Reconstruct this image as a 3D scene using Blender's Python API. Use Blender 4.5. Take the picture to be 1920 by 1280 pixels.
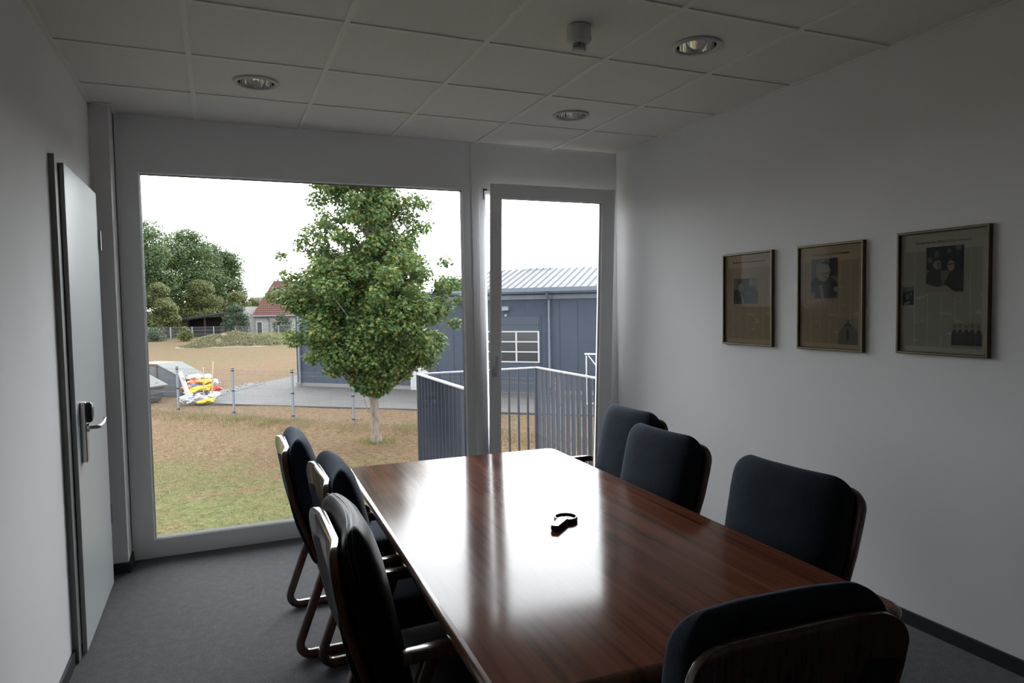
import bpy, bmesh, math, random
import numpy as np
from mathutils import Vector, Matrix
for o in list(bpy.data.objects): bpy.data.objects.remove(o)
S = bpy.context.scene
COL = S.collection
PI = math.pi
H = 2.747; XL = -0.561; XR = 3.073; YW = 0.584; G = -1.6; YB = -6.3

# ---------------------------------------------------------------- camera
cd = bpy.data.cameras.new('camera'); cam = bpy.data.objects.new('camera', cd); COL.objects.link(cam)
cd.sensor_width = 36.0; cd.lens = 1293.6 / 1920 * 36; cd.clip_start = 0.05; cd.clip_end = 1500
yaw, pitch, roll = 0.4023, -0.0520, -0.0167
fw = Vector((math.sin(yaw) * math.cos(pitch), math.cos(yaw) * math.cos(pitch), math.sin(pitch)))
rt = Vector((math.cos(yaw), -math.sin(yaw), 0)); up = rt.cross(fw)
r2 = rt * math.cos(roll) + up * math.sin(roll); u2 = -rt * math.sin(roll) + up * math.cos(roll)
cam.matrix_world = Matrix(((r2.x, u2.x, -fw.x, 0.0818), (r2.y, u2.y, -fw.y, -4.2468), (r2.z, u2.z, -fw.z, 1.5525), (0, 0, 0, 1)))
S.camera = cam
S.view_settings.view_transform = 'Standard'; S.view_settings.look = 'None'
S.view_settings.gamma = 1; S.view_settings.use_curve_mapping = False
S.view_settings.exposure = 1.22

# ---------------------------------------------------------------- sky: bright overcast, brightest ahead and to the right
wd = bpy.data.worlds.new('overcast_sky'); S.world = wd; wd.use_nodes = True
nt = wd.node_tree; nt.nodes.clear()
def N(t, **k):
    n = nt.nodes.new(t)
    for a, b in k.items(): setattr(n, a, b)
    return n
tc = N('ShaderNodeTexCoord')
lobe = Vector((0.40, 0.72, 0.56)).normalized()
dp = N('ShaderNodeVectorMath', operation='DOT_PRODUCT'); dp.inputs[1].default_value = lobe
nt.links.new(tc.outputs['Generated'], dp.inputs[0])
mr = N('ShaderNodeMapRange'); mr.inputs['From Min'].default_value = 0.25; mr.inputs['From Max'].default_value = 1.0
nt.links.new(dp.outputs['Value'], mr.inputs['Value'])
pw = N('ShaderNodeMath', operation='POWER'); pw.inputs[1].default_value = 2.0
nt.links.new(mr.outputs['Result'], pw.inputs[0])
ml = N('ShaderNodeMath', operation='MULTIPLY_ADD'); ml.inputs[1].default_value = 4.8; ml.inputs[2].default_value = 1.75
nt.links.new(pw.outputs[0], ml.inputs[0])
no = N('ShaderNodeTexNoise'); no.inputs['Scale'].default_value = 2.2; no.inputs['Detail'].default_value = 5
nt.links.new(tc.outputs['Generated'], no.inputs['Vector'])
cr = N('ShaderNodeMapRange'); cr.inputs['To Min'].default_value = 0.9; cr.inputs['To Max'].default_value = 1.1
nt.links.new(no.outputs['Fac'], cr.inputs['Value'])
m2 = N('ShaderNodeMath', operation='MULTIPLY'); nt.links.new(ml.outputs[0], m2.inputs[0]); nt.links.new(cr.outputs[0], m2.inputs[1])
bg = N('ShaderNodeBackground'); bg.inputs['Color'].default_value = (0.955, 0.965, 1.0, 1)
nt.links.new(m2.outputs[0], bg.inputs['Strength'])
wo = N('ShaderNodeOutputWorld'); nt.links.new(bg.outputs[0], wo.inputs['Surface'])
wd.cycles.sampling_method = 'MANUAL'; wd.cycles.sample_map_resolution = 512

# ---------------------------------------------------------------- materials
class MT:
    def __init__(s, name, rough=0.6, spec=0.5, metal=0.0, color=(.5, .5, .5), coat=0, sheen=0, ior=1.5):
        s.m = bpy.data.materials.new(name); s.m.use_nodes = True; s.t = s.m.node_tree
        s.b = s.t.nodes['Principled BSDF']; s.out = s.t.nodes['Material Output']
        s.b.inputs['Base Color'].default_value = (*color, 1); s.b.inputs['Roughness'].default_value = rough
        s.b.inputs['Specular IOR Level'].default_value = spec; s.b.inputs['Metallic'].default_value = metal
        s.b.inputs['IOR'].default_value = ior
        s.b.inputs['Coat Weight'].default_value = coat; s.b.inputs['Sheen Weight'].default_value = sheen
        s._c = None
    def n(s, t, **k):
        n = s.t.nodes.new(t)
        for a, b in k.items():
            if a.startswith('i_'): n.inputs[a[2:].replace('_', ' ')].default_value = b
            else: setattr(n, a, b)
        return n
    def l(s, a, b): s.t.links.new(a, b)
    def co(s, scale=(1, 1, 1), kind='Object', rot=(0, 0, 0)):
        if kind == 'World':
            src = s.n('ShaderNodeNewGeometry').outputs['Position']
        else:
            src = s.n('ShaderNodeTexCoord').outputs[kind]
        mp = s.n('ShaderNodeMapping'); mp.inputs['Scale'].default_value = scale; mp.inputs['Rotation'].default_value = rot
        s.l(src, mp.inputs['Vector']); return mp.outputs[0]
    def noise(s, vec, scale=5, detail=4, rough=.55, dist=0):
        n = s.n('ShaderNodeTexNoise'); n.inputs['Scale'].default_value = scale; n.inputs['Detail'].default_value = detail
        n.inputs['Roughness'].default_value = rough; n.inputs['Distortion'].default_value = dist
        s.l(vec, n.inputs['Vector']); return n.outputs['Fac']
    def ramp(s, fac, stops):
        r = s.n('ShaderNodeValToRGB'); e = r.color_ramp.elements
        while len(e) < len(stops): e.new(0.5)
        for k, (p, c) in enumerate(stops):
            e[k].position = p; e[k].color = (*c, 1)
        s.l(fac, r.inputs[0]); return r.outputs[0]
    def mix(s, fac, a, b, mode='MIX'):
        m = s.n('ShaderNodeMix', data_type='RGBA', blend_type=mode)
        for src, i in ((fac, 0), (a, 6), (b, 7)):
            if hasattr(src, 'is_output'): s.l(src, m.inputs[i])
            elif i == 0: m.inputs[0].default_value = src
            else: m.inputs[i].default_value = (*src, 1)
        return m.outputs[2]
    def math(s, op, a, b=None, c=None):
        m = s.n('ShaderNodeMath', operation=op)
        for i, x in enumerate((a, b, c)):
            if x is None: continue
            if hasattr(x, 'is_output'): s.l(x, m.inputs[i])
            else: m.inputs[i].default_value = x
        return m.outputs[0]
    def base(s, c): s.l(c, s.b.inputs['Base Color']); return s
    def bump(s, fac, strength=.3, dist=.002):
        b = s.n('ShaderNodeBump'); b.inputs['Strength'].default_value = strength; b.inputs['Distance'].default_value = dist
        s.l(fac, b.inputs['Height']); s.l(b.outputs[0], s.b.inputs['Normal']); return s
def plain(name, c, rough=.6, metal=0, spec=.5, coat=0, sheen=0):
    return MT(name, rough, spec, metal, c, coat, sheen).m

def mk_wall():
    m = MT('painted_woodchip', .85, .2); v = m.co((1, 1, 1), 'World')
    m.base(m.ramp(m.noise(v, 1.2, 2), [(.3, (.755, .75, .76)), (.7, (.795, .79, .80))])); m.bump(m.noise(v, 190, 2), .12, .002); return m.m
def mk_carpet():
    m = MT('grey_carpet', .95, .1, sheen=.3); v = m.co((1, 1, 1), 'World')
    a = m.noise(v, 150, 3, .8); b = m.noise(v, 22, 4, .7)
    f = m.math('ADD', m.math('MULTIPLY', a, .7), m.math('MULTIPLY', b, .3))
    m.base(m.ramp(f, [(.36, (.004, .004, .006)), (.5, (.021, .022, .027)), (.62, (.072, .075, .085))])); m.bump(a, .22, .003); return m.m
def mk_tile():
    m = MT('mineral_ceiling_tile', .9, .15); v = m.co((1, 1, 1), 'World')
    m.base(m.ramp(m.noise(v, 90, 3), [(.3, (.74, .715, .68)), (.7, (.80, .775, .74))])); m.bump(m.noise(v, 240, 1), .2, .002); return m.m
def mk_rosewood(name, sc, dark, mid, light, rough, axis='y', coat=0.0, scratch=False):
    m = MT(name, rough, .10 if scratch else .5, coat=coat)
    st = {'y': (13, .42, 13), 'x': (.55, 9, 9), 'z': (9, 9, .7)}[axis]
    v = m.co(tuple(sc * a for a in st))
    f1 = m.noise(v, 1.0, 6, .6, .6)
    v2 = m.co(tuple(sc * a * b for a, b in zip(st, (4, 1.5, 4) if axis == 'y' else (1.2, 6, 6) if axis == 'x' else (6, 6, 1.2))))
    f2 = m.noise(v2, 1.0, 3, .6)
    f = m.math('ADD', m.math('MULTIPLY', f1, .7), m.math('MULTIPLY', f2, .3))
    m.base(m.ramp(f, [(.34, dark), (.44, mid), (.56, light), (.70, mid)]))
    if scratch:
        vs = m.co((300, 5, 1)); sfac = m.noise(vs, 1, 2, .5)
        vb = m.co((1, 1, 1)); big = m.noise(vb, 3.2, 5, .6)
        r = m.math('ADD', m.math('MULTIPLY', sfac, .03), m.math('MULTIPLY', big, .09))
        m.l(m.math('ADD', r, rough - .05), m.b.inputs['Roughness'])
        m.bump(sfac, .03, .0004)
    return m.m
def mk_fabric(name, c1, c2):
    m = MT(name, .9, .12, sheen=.22); m.b.inputs['Sheen Roughness'].default_value = .4
    m.b.inputs['Sheen Tint'].default_value = (.45, .55, .75, 1)
    v = m.co(); a = m.noise(v, 420, 2, .6); b = m.noise(v, 9, 3)
    m.base(m.ramp(m.math('ADD', m.math('MULTIPLY', a, .75), m.math('MULTIPLY', b, .25)), [(.35, c1), (.62, c2)])); m.bump(a, .25, .0012); return m.m
def mk_leather():
    m = MT('black_leather', .42, .13, color=(.008, .008, .009)); v = m.co()
    m.bump(m.math('ADD', m.math('MULTIPLY', m.noise(v, 420, 2), .25), m.noise(m.co((9, 26, 9)), 1, 3, .6, 1.5)), .22, .004); return m.m
def mk_glass(name='window_glass', ior=1.35):
    m = bpy.data.materials.new(name); m.use_nodes = True; t = m.node_tree; t.nodes.clear()
    o = t.nodes.new('ShaderNodeOutputMaterial'); mx = t.nodes.new('ShaderNodeMixShader')
    tr = t.nodes.new('ShaderNodeBsdfTransparent'); tr.inputs[0].default_value = (.955, .97, .965, 1)
    gl = t.nodes.new('ShaderNodeBsdfGlossy'); gl.inputs['Roughness'].default_value = 0.0
    fr = t.nodes.new('ShaderNodeFresnel'); fr.inputs[0].default_value = ior
    t.links.new(fr.outputs[0], mx.inputs[0]); t.links.new(tr.outputs[0], mx.inputs[1]); t.links.new(gl.outputs[0], mx.inputs[2]); t.links.new(mx.outputs[0], o.inputs[0])
    return m
def mk_ground():
    m = MT('dry_meadow', .95, .05); v = m.co((1, 1, 1), 'World')
    big = m.noise(v, .16, 5, .65); mid = m.noise(v, .9, 5, .7); fine = m.noise(v, 9, 4, .75); vf = m.noise(v, 45, 3, .7)
    dry = m.ramp(m.math('ADD', m.math('MULTIPLY', fine, .55), m.math('MULTIPLY', vf, .45)), [(.36, (.034, .023, .013)), (.46, (.125, .082, .047)), (.56, (.185, .124, .075)), (.68, (.27, .20, .13))])
    gr = m.ramp(m.math('ADD', m.math('MULTIPLY', fine, .5), m.math('MULTIPLY', vf, .5)), [(.36, (.028, .036, .012)), (.5, (.095, .100, .038)), (.64, (.165, .155, .075))])
    sep = m.n('ShaderNodeSeparateXYZ'); m.l(v, sep.inputs[0])
    near = m.n('ShaderNodeMapRange'); near.inputs['From Min'].default_value = 7.5; near.inputs['From Max'].default_value = 13; near.inputs['To Min'].default_value = .20; near.inputs['To Max'].default_value = 0
    m.l(m.math('ADD', sep.outputs[1], m.math('MULTIPLY', sep.outputs[0], .9)), near.inputs['Value'])
    far = m.n('ShaderNodeMapRange'); far.inputs['From Min'].default_value = 28; far.inputs['From Max'].default_value = 75; far.inputs['To Min'].default_value = 0; far.inputs['To Max'].default_value = .085
    m.l(sep.outputs[1], far.inputs['Value'])
    f = m.math('ADD', m.math('ADD', m.math('MULTIPLY', big, .45), m.math('MULTIPLY', mid, .55)), m.math('ADD', near.outputs[0], far.outputs[0]))
    k = m.n('ShaderNodeMapRange'); k.inputs['From Min'].default_value = .52; k.inputs['From Max'].default_value = .66
    m.l(f, k.inputs['Value'])
    farm = m.math('MULTIPLY', far.outputs[0], 9); m.base(m.mix(farm, m.mix(k.outputs[0], m.mix(.12, dry, (0, 0, 0)), gr), (.080, .058, .034))); m.bump(m.math('ADD', fine, vf), .8, .05); return m.m
def mk_asphalt():
    m = MT('grey_asphalt', .9, .2); v = m.co((1, 1, 1), 'World')
    m.base(m.ramp(m.math('ADD', m.math('MULTIPLY', m.noise(v, .5, 4), .6), m.math('MULTIPLY', m.noise(v, 30, 3), .4)), [(.35, (.062, .059, .059)), (.65, (.094, .090, .089))])); return m.m
def mk_leaf(name, stops, trans=.3):
    m = MT(name, .55, .3); g = m.n('ShaderNodeNewGeometry')
    c = m.ramp(g.outputs['Random Per Island'], stops); m.base(c)
    tl = m.n('ShaderNodeBsdfTranslucent'); m.l(m.mix(.35, c, (.16, .22, .03)), tl.inputs[0])
    mx = m.n('ShaderNodeMixShader'); mx.inputs[0].default_value = trans
    m.l(m.b.outputs[0], mx.inputs[1]); m.l(tl.outputs[0], mx.inputs[2]); m.l(mx.outputs[0], m.out.inputs[0]); return m.m
def mk_bark():
    m = MT('pale_bark', .9, .1); v = m.co((1, 1, .35))
    m.base(m.ramp(m.noise(v, 14, 5, .7), [(.3, (.10, .085, .07)), (.5, (.20, .17, .145)), (.7, (.27, .235, .20))])); m.bump(m.noise(v, 30, 4), .6, .01); return m.m
def mk_clad():
    m = MT('blue_grey_cladding', .75, .15); v = m.co((1, 1, 1), 'World')
    m.base(m.ramp(m.noise(v, .7, 2), [(.3, (.052, .064, .088)), (.7, (.059, .072, .098))])); return m.m
def mk_tilesroof(name, c1, c2):
    m = MT(name, .8, .2); v = m.co((1, 1, 1))
    w = m.n('ShaderNodeTexWave', wave_type='BANDS', bands_direction='Z'); w.inputs['Scale'].default_value = 1.15; m.l(v, w.inputs[0])
    w2 = m.n('ShaderNodeTexWave', wave_type='BANDS', bands_direction='X'); w2.inputs['Scale'].default_value = 1.25; m.l(v, w2.inputs[0])
    f = m.math('ADD', m.math('MULTIPLY', w.outputs['Fac'], .4), m.math('ADD', m.math('MULTIPLY', w2.outputs['Fac'], .25), m.math('MULTIPLY', m.noise(v, 6, 3), .35)))
    m.base(m.ramp(f, [(.2, c1), (.75, c2)])); m.bump(w.outputs['Fac'], .6, .05); return m.m
def mk_news(name, tan):
    m = MT(name, .8, .2); tcn = m.n('ShaderNodeTexCoord'); sep = m.n('ShaderNodeSeparateXYZ'); m.l(tcn.outputs['Object'], sep.inputs[0])
    rows = m.math('LESS_THAN', m.math('FRACT', m.math('MULTIPLY', sep.outputs[2], 260)), .55)
    colg = m.math('GREATER_THAN', m.math('FRACT', m.math('MULTIPLY', sep.outputs[1], 15.5)), .06)
    v = m.co((1, 700, 260)); w = m.noise(v, 1, 1)
    blk = m.noise(m.co((1, 9, 26)), 1, 2)
    inner = m.math('MULTIPLY', m.math('LESS_THAN', m.math('ABSOLUTE', sep.outputs[1]), .178), m.math('MULTIPLY', m.math('LESS_THAN', sep.outputs[2], .19), m.math('GREATER_THAN', sep.outputs[2], -.245)))
    f = m.math('MULTIPLY', m.math('MULTIPLY', m.math('MULTIPLY', rows, colg), inner), m.math('MULTIPLY', m.math('ADD', w, .25), m.math('GREATER_THAN', blk, .36)))
    age = m.mix(m.noise(m.co(), 7, 4), tan, tuple(c * .82 for c in tan))
    m.base(m.mix(f, age, tuple(c * .30 for c in tan))); return m.m

M = {}
M['wall'] = mk_wall(); M['carpet'] = mk_carpet(); M['tile'] = mk_tile(); M['glass'] = mk_glass(); M['picglass'] = mk_glass('picture_glass', 1.10)
M['grid'] = plain('ceiling_grid', (.80, .775, .74), .6)
M['bounce_absorber'] = plain('dark_bounce_absorber', (.06, .045, .035), .6); M['slab'] = plain('concrete_slab', (.4, .4, .4), .9)  # dark finish of the unseen back wall, made up to absorb bounced light
M['frame'] = plain('white_window_frame', (.84, .85, .865), .42)
M['gasket'] = plain('black_gasket', (.03, .032, .04), .6)
M['door'] = plain('pale_door_laminate', (.50, .53, .545), .38)
M['doorframe'] = plain('grey_steel_door_frame', (.20, .21, .20), .5)
M['base'] = plain('black_baseboard', (.016, .018, .022), .45)
M['steel'] = plain('brushed_steel', (.55, .54, .52), .28, 1)
M['chrome'] = plain('mirror_reflector', (.88, .88, .88), .05, 1)
M['alu'] = plain('aluminium', (.62, .63, .65), .35, 1)
M['black'] = plain('black_plastic', (.012, .012, .015), .35)
M['trimwhite'] = plain('white_plastic', (.58, .58, .56), .5)
M['table'] = mk_rosewood('rosewood_tabletop', 1.0, (.030, .011, .007), (.100, .034, .018), (.165, .060, .031), .115, 'y', 0.0, True)
M['tedge'] = mk_rosewood('rosewood_edge', 1.0, (.05, .022, .013), (.12, .055, .03), (.19, .095, .052), .25, 'y', .3)
M['cwood'] = mk_rosewood('dark_bentwood', 1.6, (.020, .009, .007), (.050, .021, .014), (.085, .036, .022), .24, 'z', .5)
M['fabric'] = mk_fabric('navy_upholstery', (.006, .009, .014), (.021, .031, .045))
M['leather'] = mk_leather()
M['gold'] = plain('dull_gold_moulding', (.13, .108, .068), .4, .6)
M['paper1'] = mk_news('yellowed_newsprint', (.46, .335, .225)); M['paper3'] = mk_news('grey_newsprint', (.42, .39, .32))
M['ink'] = plain('newsprint_ink', (.03, .028, .028), .8); M['mid'] = plain('halftone_mid', (.13, .115, .09), .8)
M['lite'] = plain('halftone_light', (.24, .20, .145), .8); M['inkblue'] = plain('halftone_dark', (.02, .026, .032), .8)
M['ground'] = mk_ground(); M['asphalt'] = mk_asphalt(); M['bark'] = mk_bark(); M['clad'] = mk_clad()
M['joint'] = plain('cladding_joint', (.018, .023, .032), .6)
M['roofmetal'] = plain('pale_sheet_roof', (.165, .168, .176), .85, 0, .12)
M['roofrib'] = plain('sheet_roof_rib', (.125, .130, .142), .85, 0, .12)
M['gutter'] = plain('zinc_gutter', (.13, .155, .20), .4, .3)
M['gate'] = plain('gate_panel', (.038, .052, .076), .5); M['white'] = plain('white_paint', (.42, .43, .44), .5)
M['pane'] = plain('dark_pane', (.035, .035, .04), .15)
M['plinth'] = plain('concrete_plinth', (.19, .19, .185), .9)
M['rail'] = plain('grey_blue_steel', (.032, .038, .054), .42, .2); M['railtop'] = plain('skylit_handrail', (.42, .43, .45), .35, .6)  # handrail: brightness from the sky is painted into its paler colour
M['post'] = plain('galvanised_post', (.22, .25, .29), .5, .4); M['wire'] = plain('galvanised_wire', (.13, .135, .14), .6, .2)
M['maple'] = mk_leaf('maple_leaves', [(0, (.028, .066, .026)), (.4, (.060, .115, .036)), (.75, (.115, .16, .045)), (.95, (.19, .20, .05)), (1, (.22, .16, .05))], .32)
M['oak'] = mk_leaf('oak_leaves', [(0, (.022, .046, .020)), (.5, (.044, .082, .030)), (1, (.090, .125, .036))], .25)
M['oak1'] = mk_leaf('light_oak_leaves', [(0, (.04, .062, .020)), (.5, (.075, .105, .030)), (1, (.13, .15, .045))], .25)
M['oak2'] = mk_leaf('yellowing_leaves', [(0, (.038, .064, .020)), (.6, (.085, .105, .032)), (1, (.165, .125, .048))], .25)
M['ever'] = mk_leaf('dark_conifer', [(0, (.016, .034, .018)), (1, (.050, .078, .040))], .15)
M['weed'] = mk_leaf('weeds_green', [(0, (.08, .10, .035)), (.55, (.17, .165, .065)), (1, (.30, .23, .13))], .2)
M['straw'] = mk_leaf('dry_grass', [(0, (.14, .10, .06)), (.5, (.24, .17, .11)), (.85, (.34, .26, .18)), (1, (.15, .16, .07))], .2)
M['brambles'] = mk_leaf('bramble_leaves', [(0, (.035, .05, .02)), (.5, (.085, .095, .038)), (.8, (.15, .125, .065)), (1, (.22, .16, .10))], .2)
M['soil'] = plain('dry_soil', (.105, .08, .05), .95)
M['plaster'] = plain('white_render', (.34, .335, .32), .9)
M['redtile'] = mk_tilesroof('red_roof_tiles', (.042, .019, .016), (.105, .046, .038))
M['darkwood'] = plain('dark_timber', (.022, .015, .014), .8)
M['skip'] = plain('grey_skip_paint', (.105, .118, .135), .6); M['skiplid'] = plain('weathered_lid', (.095, .096, .093), .85)
M['rust'] = plain('rusty_edge', (.13, .085, .06), .8)
for n_, c_ in dict(yellow=(.62, .45, .02), red=(.50, .03, .025), orange=(.60, .12, .04), blue=(.10, .17, .30), lilac=(.42, .42, .55), cream=(.48, .42, .34), green=(.02, .28, .14), dark=(.04, .04, .05), bagwhite=(.60, .60, .62), pine=(.42, .33, .19)).items():
    M[n_] = plain('sheet_' + n_, c_, .55)

# ---------------------------------------------------------------- helpers
class MB:
    def __init__(s): s.v = []; s.f = []; s.mi = []
    def add(s, vs, fs, mi=0):
        b = len(s.v); s.v += [tuple(v) for v in vs]
        s.f += [tuple(i + b for i in f) for f in fs]; s.mi += [mi] * len(fs)
    def box(s, x0, x1, y0, y1, z0, z1, mi=0, mat=None):
        vs = [(x, y, z) for z in (z0, z1) for y in (y0, y1) for x in (x0, x1)]
        if mat: vs = [tuple(mat @ Vector(v)) for v in vs]
        s.add(vs, [(0, 2, 3, 1), (4, 5, 7, 6), (0, 1, 5, 4), (2, 6, 7, 3), (0, 4, 6, 2), (1, 3, 7, 5)], mi)
    def tube(s, pts, r, n=8, closed=False, prof=None, mi=0):
        pts = [Vector(p) for p in pts]; L = len(pts); rings = []
        prof = prof or [(math.cos(2 * PI * k / n), math.sin(2 * PI * k / n)) for k in range(n)]
        n = len(prof); t0 = (pts[1] - pts[0]).normalized()
        ref = Vector((0, 0, 1)) if abs(t0.z) < .9 else Vector((0, 1, 0))
        for i, p in enumerate(pts):
            if closed: t = (pts[(i + 1) % L] - pts[i - 1]).normalized()
            else: t = (pts[min(i + 1, L - 1)] - pts[max(i - 1, 0)]).normalized()
            a = ref - t * ref.dot(t)
            if a.length < 1e-4: a = t.orthogonal()
            a.normalize(); ref = a; b = t.cross(a)
            rr = r[i] if isinstance(r, (list, tuple)) else r
            rings.append([p + (a * q[0] + b * q[1]) * rr for q in prof])
        vs = [v for rg in rings for v in rg]; fs = []
        for i in range(L if closed else L - 1):
            j = (i + 1) % L
            for k in range(n): fs.append((i * n + k, i * n + (k + 1) % n, j * n + (k + 1) % n, j * n + k))
        if not closed: fs += [tuple(range(n))[::-1], tuple((L - 1) * n + k for k in range(n))]
        s.add(vs, fs, mi)
    def rings(s, rings, mi=0, cap=True):
        n = len(rings[0]); vs = [v for r in rings for v in r]; fs = []
        for i in range(len(rings) - 1):
            for k in range(n): fs.append((i * n + k, i * n + (k + 1) % n, (i + 1) * n + (k + 1) % n, (i + 1) * n + k))
        if cap: fs += [tuple(range(n))[::-1], tuple((len(rings) - 1) * n + k for k in range(n))]
        s.add(vs, fs, mi)
    def lathe(s, prof, c=(0, 0, 0), n=32, mi=0):
        rg = [[(c[0] + r * math.cos(2 * PI * k / n), c[1] + r * math.sin(2 * PI * k / n), c[2] + z) for k in range(n)] for r, z in prof]
        s.rings(rg, mi, cap=False)
    def build(s, name, mat, parent=None, smooth=False, bevel=0, auto=40, fix=True):
        me = bpy.data.meshes.new(name); me.from_pydata(s.v, [], s.f)
        for m in (mat if isinstance(mat, (list, tuple)) else [mat]): me.materials.append(m)
        if len(me.materials) > 1: me.polygons.foreach_set('material_index', s.mi)
        if fix:
            bm = bmesh.new(); bm.from_mesh(me); bmesh.ops.recalc_face_normals(bm, faces=bm.faces); bm.to_mesh(me); bm.free()
        if smooth: me.shade_smooth()
        if smooth and auto: me.set_sharp_from_angle(angle=math.radians(auto))
        o = bpy.data.objects.new(name, me); COL.objects.link(o)
        if parent is not None: o.parent = parent
        if bevel:
            b = o.modifiers.new('bevel', 'BEVEL'); b.width = bevel; b.segments = 2; b.limit_method = 'ANGLE'; b.angle_limit = math.radians(50)
        return o
def box(name, mat, x0, x1, y0, y1, z0, z1, parent=None, bevel=0):
    m = MB(); m.box(x0, x1, y0, y1, z0, z1); return m.build(name, mat, parent, bevel=bevel)
def tag(o, label=None, cat=None, group=None, kind=None):
    if label: o['label'] = label
    if cat: o['category'] = cat
    if group: o['group'] = group
    if kind: o['kind'] = kind
    return o
def empty(name, loc=(0, 0, 0), rz=0, label=None, cat=None, group=None, kind=None):
    o = bpy.data.objects.new(name, None); COL.objects.link(o); o.location = loc; o.rotation_euler = (0, 0, rz); o.empty_display_size = .1
    return tag(o, label, cat, group, kind)
def copy_tree(o, parent=None, swap=None):
    c = o.copy(); COL.objects.link(c)
    if parent is not None: c.parent = parent
    for ch in list(o.children): copy_tree(ch, c, swap)
    return c
def sup(t, e):
    c = math.cos(t); return math.copysign(abs(c) ** e, c)
def sring(cx, cy, cz, a, b, e=.35, n=40, curve=0, axis='z'):
    """superellipse ring; a = half size in x, b = half size in y (axis z) ; curve bows x with y"""
    out = []
    for k in range(n):
        t = 2 * PI * (k + .5) / n
        dx = a * sup(t, e); dy = b * sup(t - PI / 2, e)
        if axis == 'z': out.append((cx + dx + curve * ((cy + dy) / .26) ** 2, cy + dy, cz))
        else: out.append((cx, cy + dy, cz + dx))
    return out
def npmesh(name, V, F_sizes, F_idx, mat, parent=None):
    me = bpy.data.meshes.new(name); nl = len(F_idx)
    me.vertices.add(len(V)); me.vertices.foreach_set('co', V.astype(np.float32).ravel())
    me.loops.add(nl); me.loops.foreach_set('vertex_index', F_idx.astype(np.int32))
    me.polygons.add(len(F_sizes)); st = np.concatenate([[0], np.cumsum(F_sizes)[:-1]]).astype(np.int32)
    me.polygons.foreach_set('loop_start', st); me.polygons.foreach_set('loop_total', F_sizes.astype(np.int32))
    me.update(calc_edges=True); me.validate(); me.materials.append(mat)
    o = bpy.data.objects.new(name, me); COL.objects.link(o)
    if parent is not None: o.parent = parent
    return o
MAPLE = np.array([(0, 0), (.28, -.02), (.50, -.12), (.40, .16), (.62, .42), (.28, .42), (0, .95), (-.28, .42), (-.62, .42), (-.40, .16), (-.50, -.12), (-.28, -.02)])
OVAL = np.array([(0, 0), (.3, .3), (.25, .75), (0, 1), (-.25, .75), (-.3, .3)])
BLADE = np.array([(-.04, 0), (.04, 0), (.0, 1)])
def leaves(name, P, Nrm, size, shape, mat, rng, parent=None, droop=.25):
    n = len(P); Nn = Nrm / (np.linalg.norm(Nrm, axis=1, keepdims=True) + 1e-9)
    R = rng.normal(size=(n, 3)); T = np.cross(Nn, R); T /= np.linalg.norm(T, axis=1, keepdims=True) + 1e-9
    B = np.cross(Nn, T); s = size * (0.7 + .6 * rng.random(n))[:, None]
    V = np.zeros((n, len(shape), 3))
    for k, (a, b) in enumerate(shape):
        V[:, k] = P + s * (a * T + b * B - Nn * droop * (a * a + .3 * b * b))
    m = len(shape); idx = np.arange(n * m)
    return npmesh(name, V.reshape(-1, 3), np.full(n, m), idx, mat, parent)
def blob_points(C_, Rr, n, rng, shell=.55, squash=.8):
    w = Rr ** 2; w = w / w.sum(); k = rng.choice(len(C_), n, p=w)
    D = rng.normal(size=(n, 3)); D /= np.linalg.norm(D, axis=1, keepdims=True)
    r = Rr[k] * (shell + (1 - shell) * rng.random(n) ** .6)
    off = D * r[:, None]; off[:, 2] *= squash
    return C_[k] + off, D

# ================================================================ ROOM
def ring_window_wall():
    m = MB(); y0, y1 = YW, YW + .16
    m.box(XL - .3, -.456, YW, y1 + .1, -.02, H + .4)            # behind the pilaster
    m.box(-.456, 1.93, y0 + .0, y1 + .1, 2.76, H + .4); m.box(1.93, XR + .3, y0, y1 + .1, 2.76, H + .4)
    m.box(XL - .3, XR + .3, y0, y1 - .04, G, -.0)
    m.box(XR, XR + .3, YW, y1 + .1, -.02, 2.76)
    return tag(m.build('wall_front', M['wall']), kind='structure')
ring_window_wall()
m = MB(); m.box(XL - .25, XL, YB - .2, YW, -.02, H + .2); m.box(XL, -.461, .387, YW, 0, H)
tag(m.build('wall_left', M['wall']), kind='structure')
tag(box('wall_right', M['wall'], XR, XR + .25, YB - .2, YW, -.02, H + .2), kind='structure')
tag(box('wall_back', M['bounce_absorber'], XL - .25, XR + .25, YB - .25, YB, -.02, H + .2), kind='structure')
tag(box('floor', M['carpet'], XL - .2, XR + .2, YB, YW + .02, -.25, 0), kind='structure')
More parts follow.
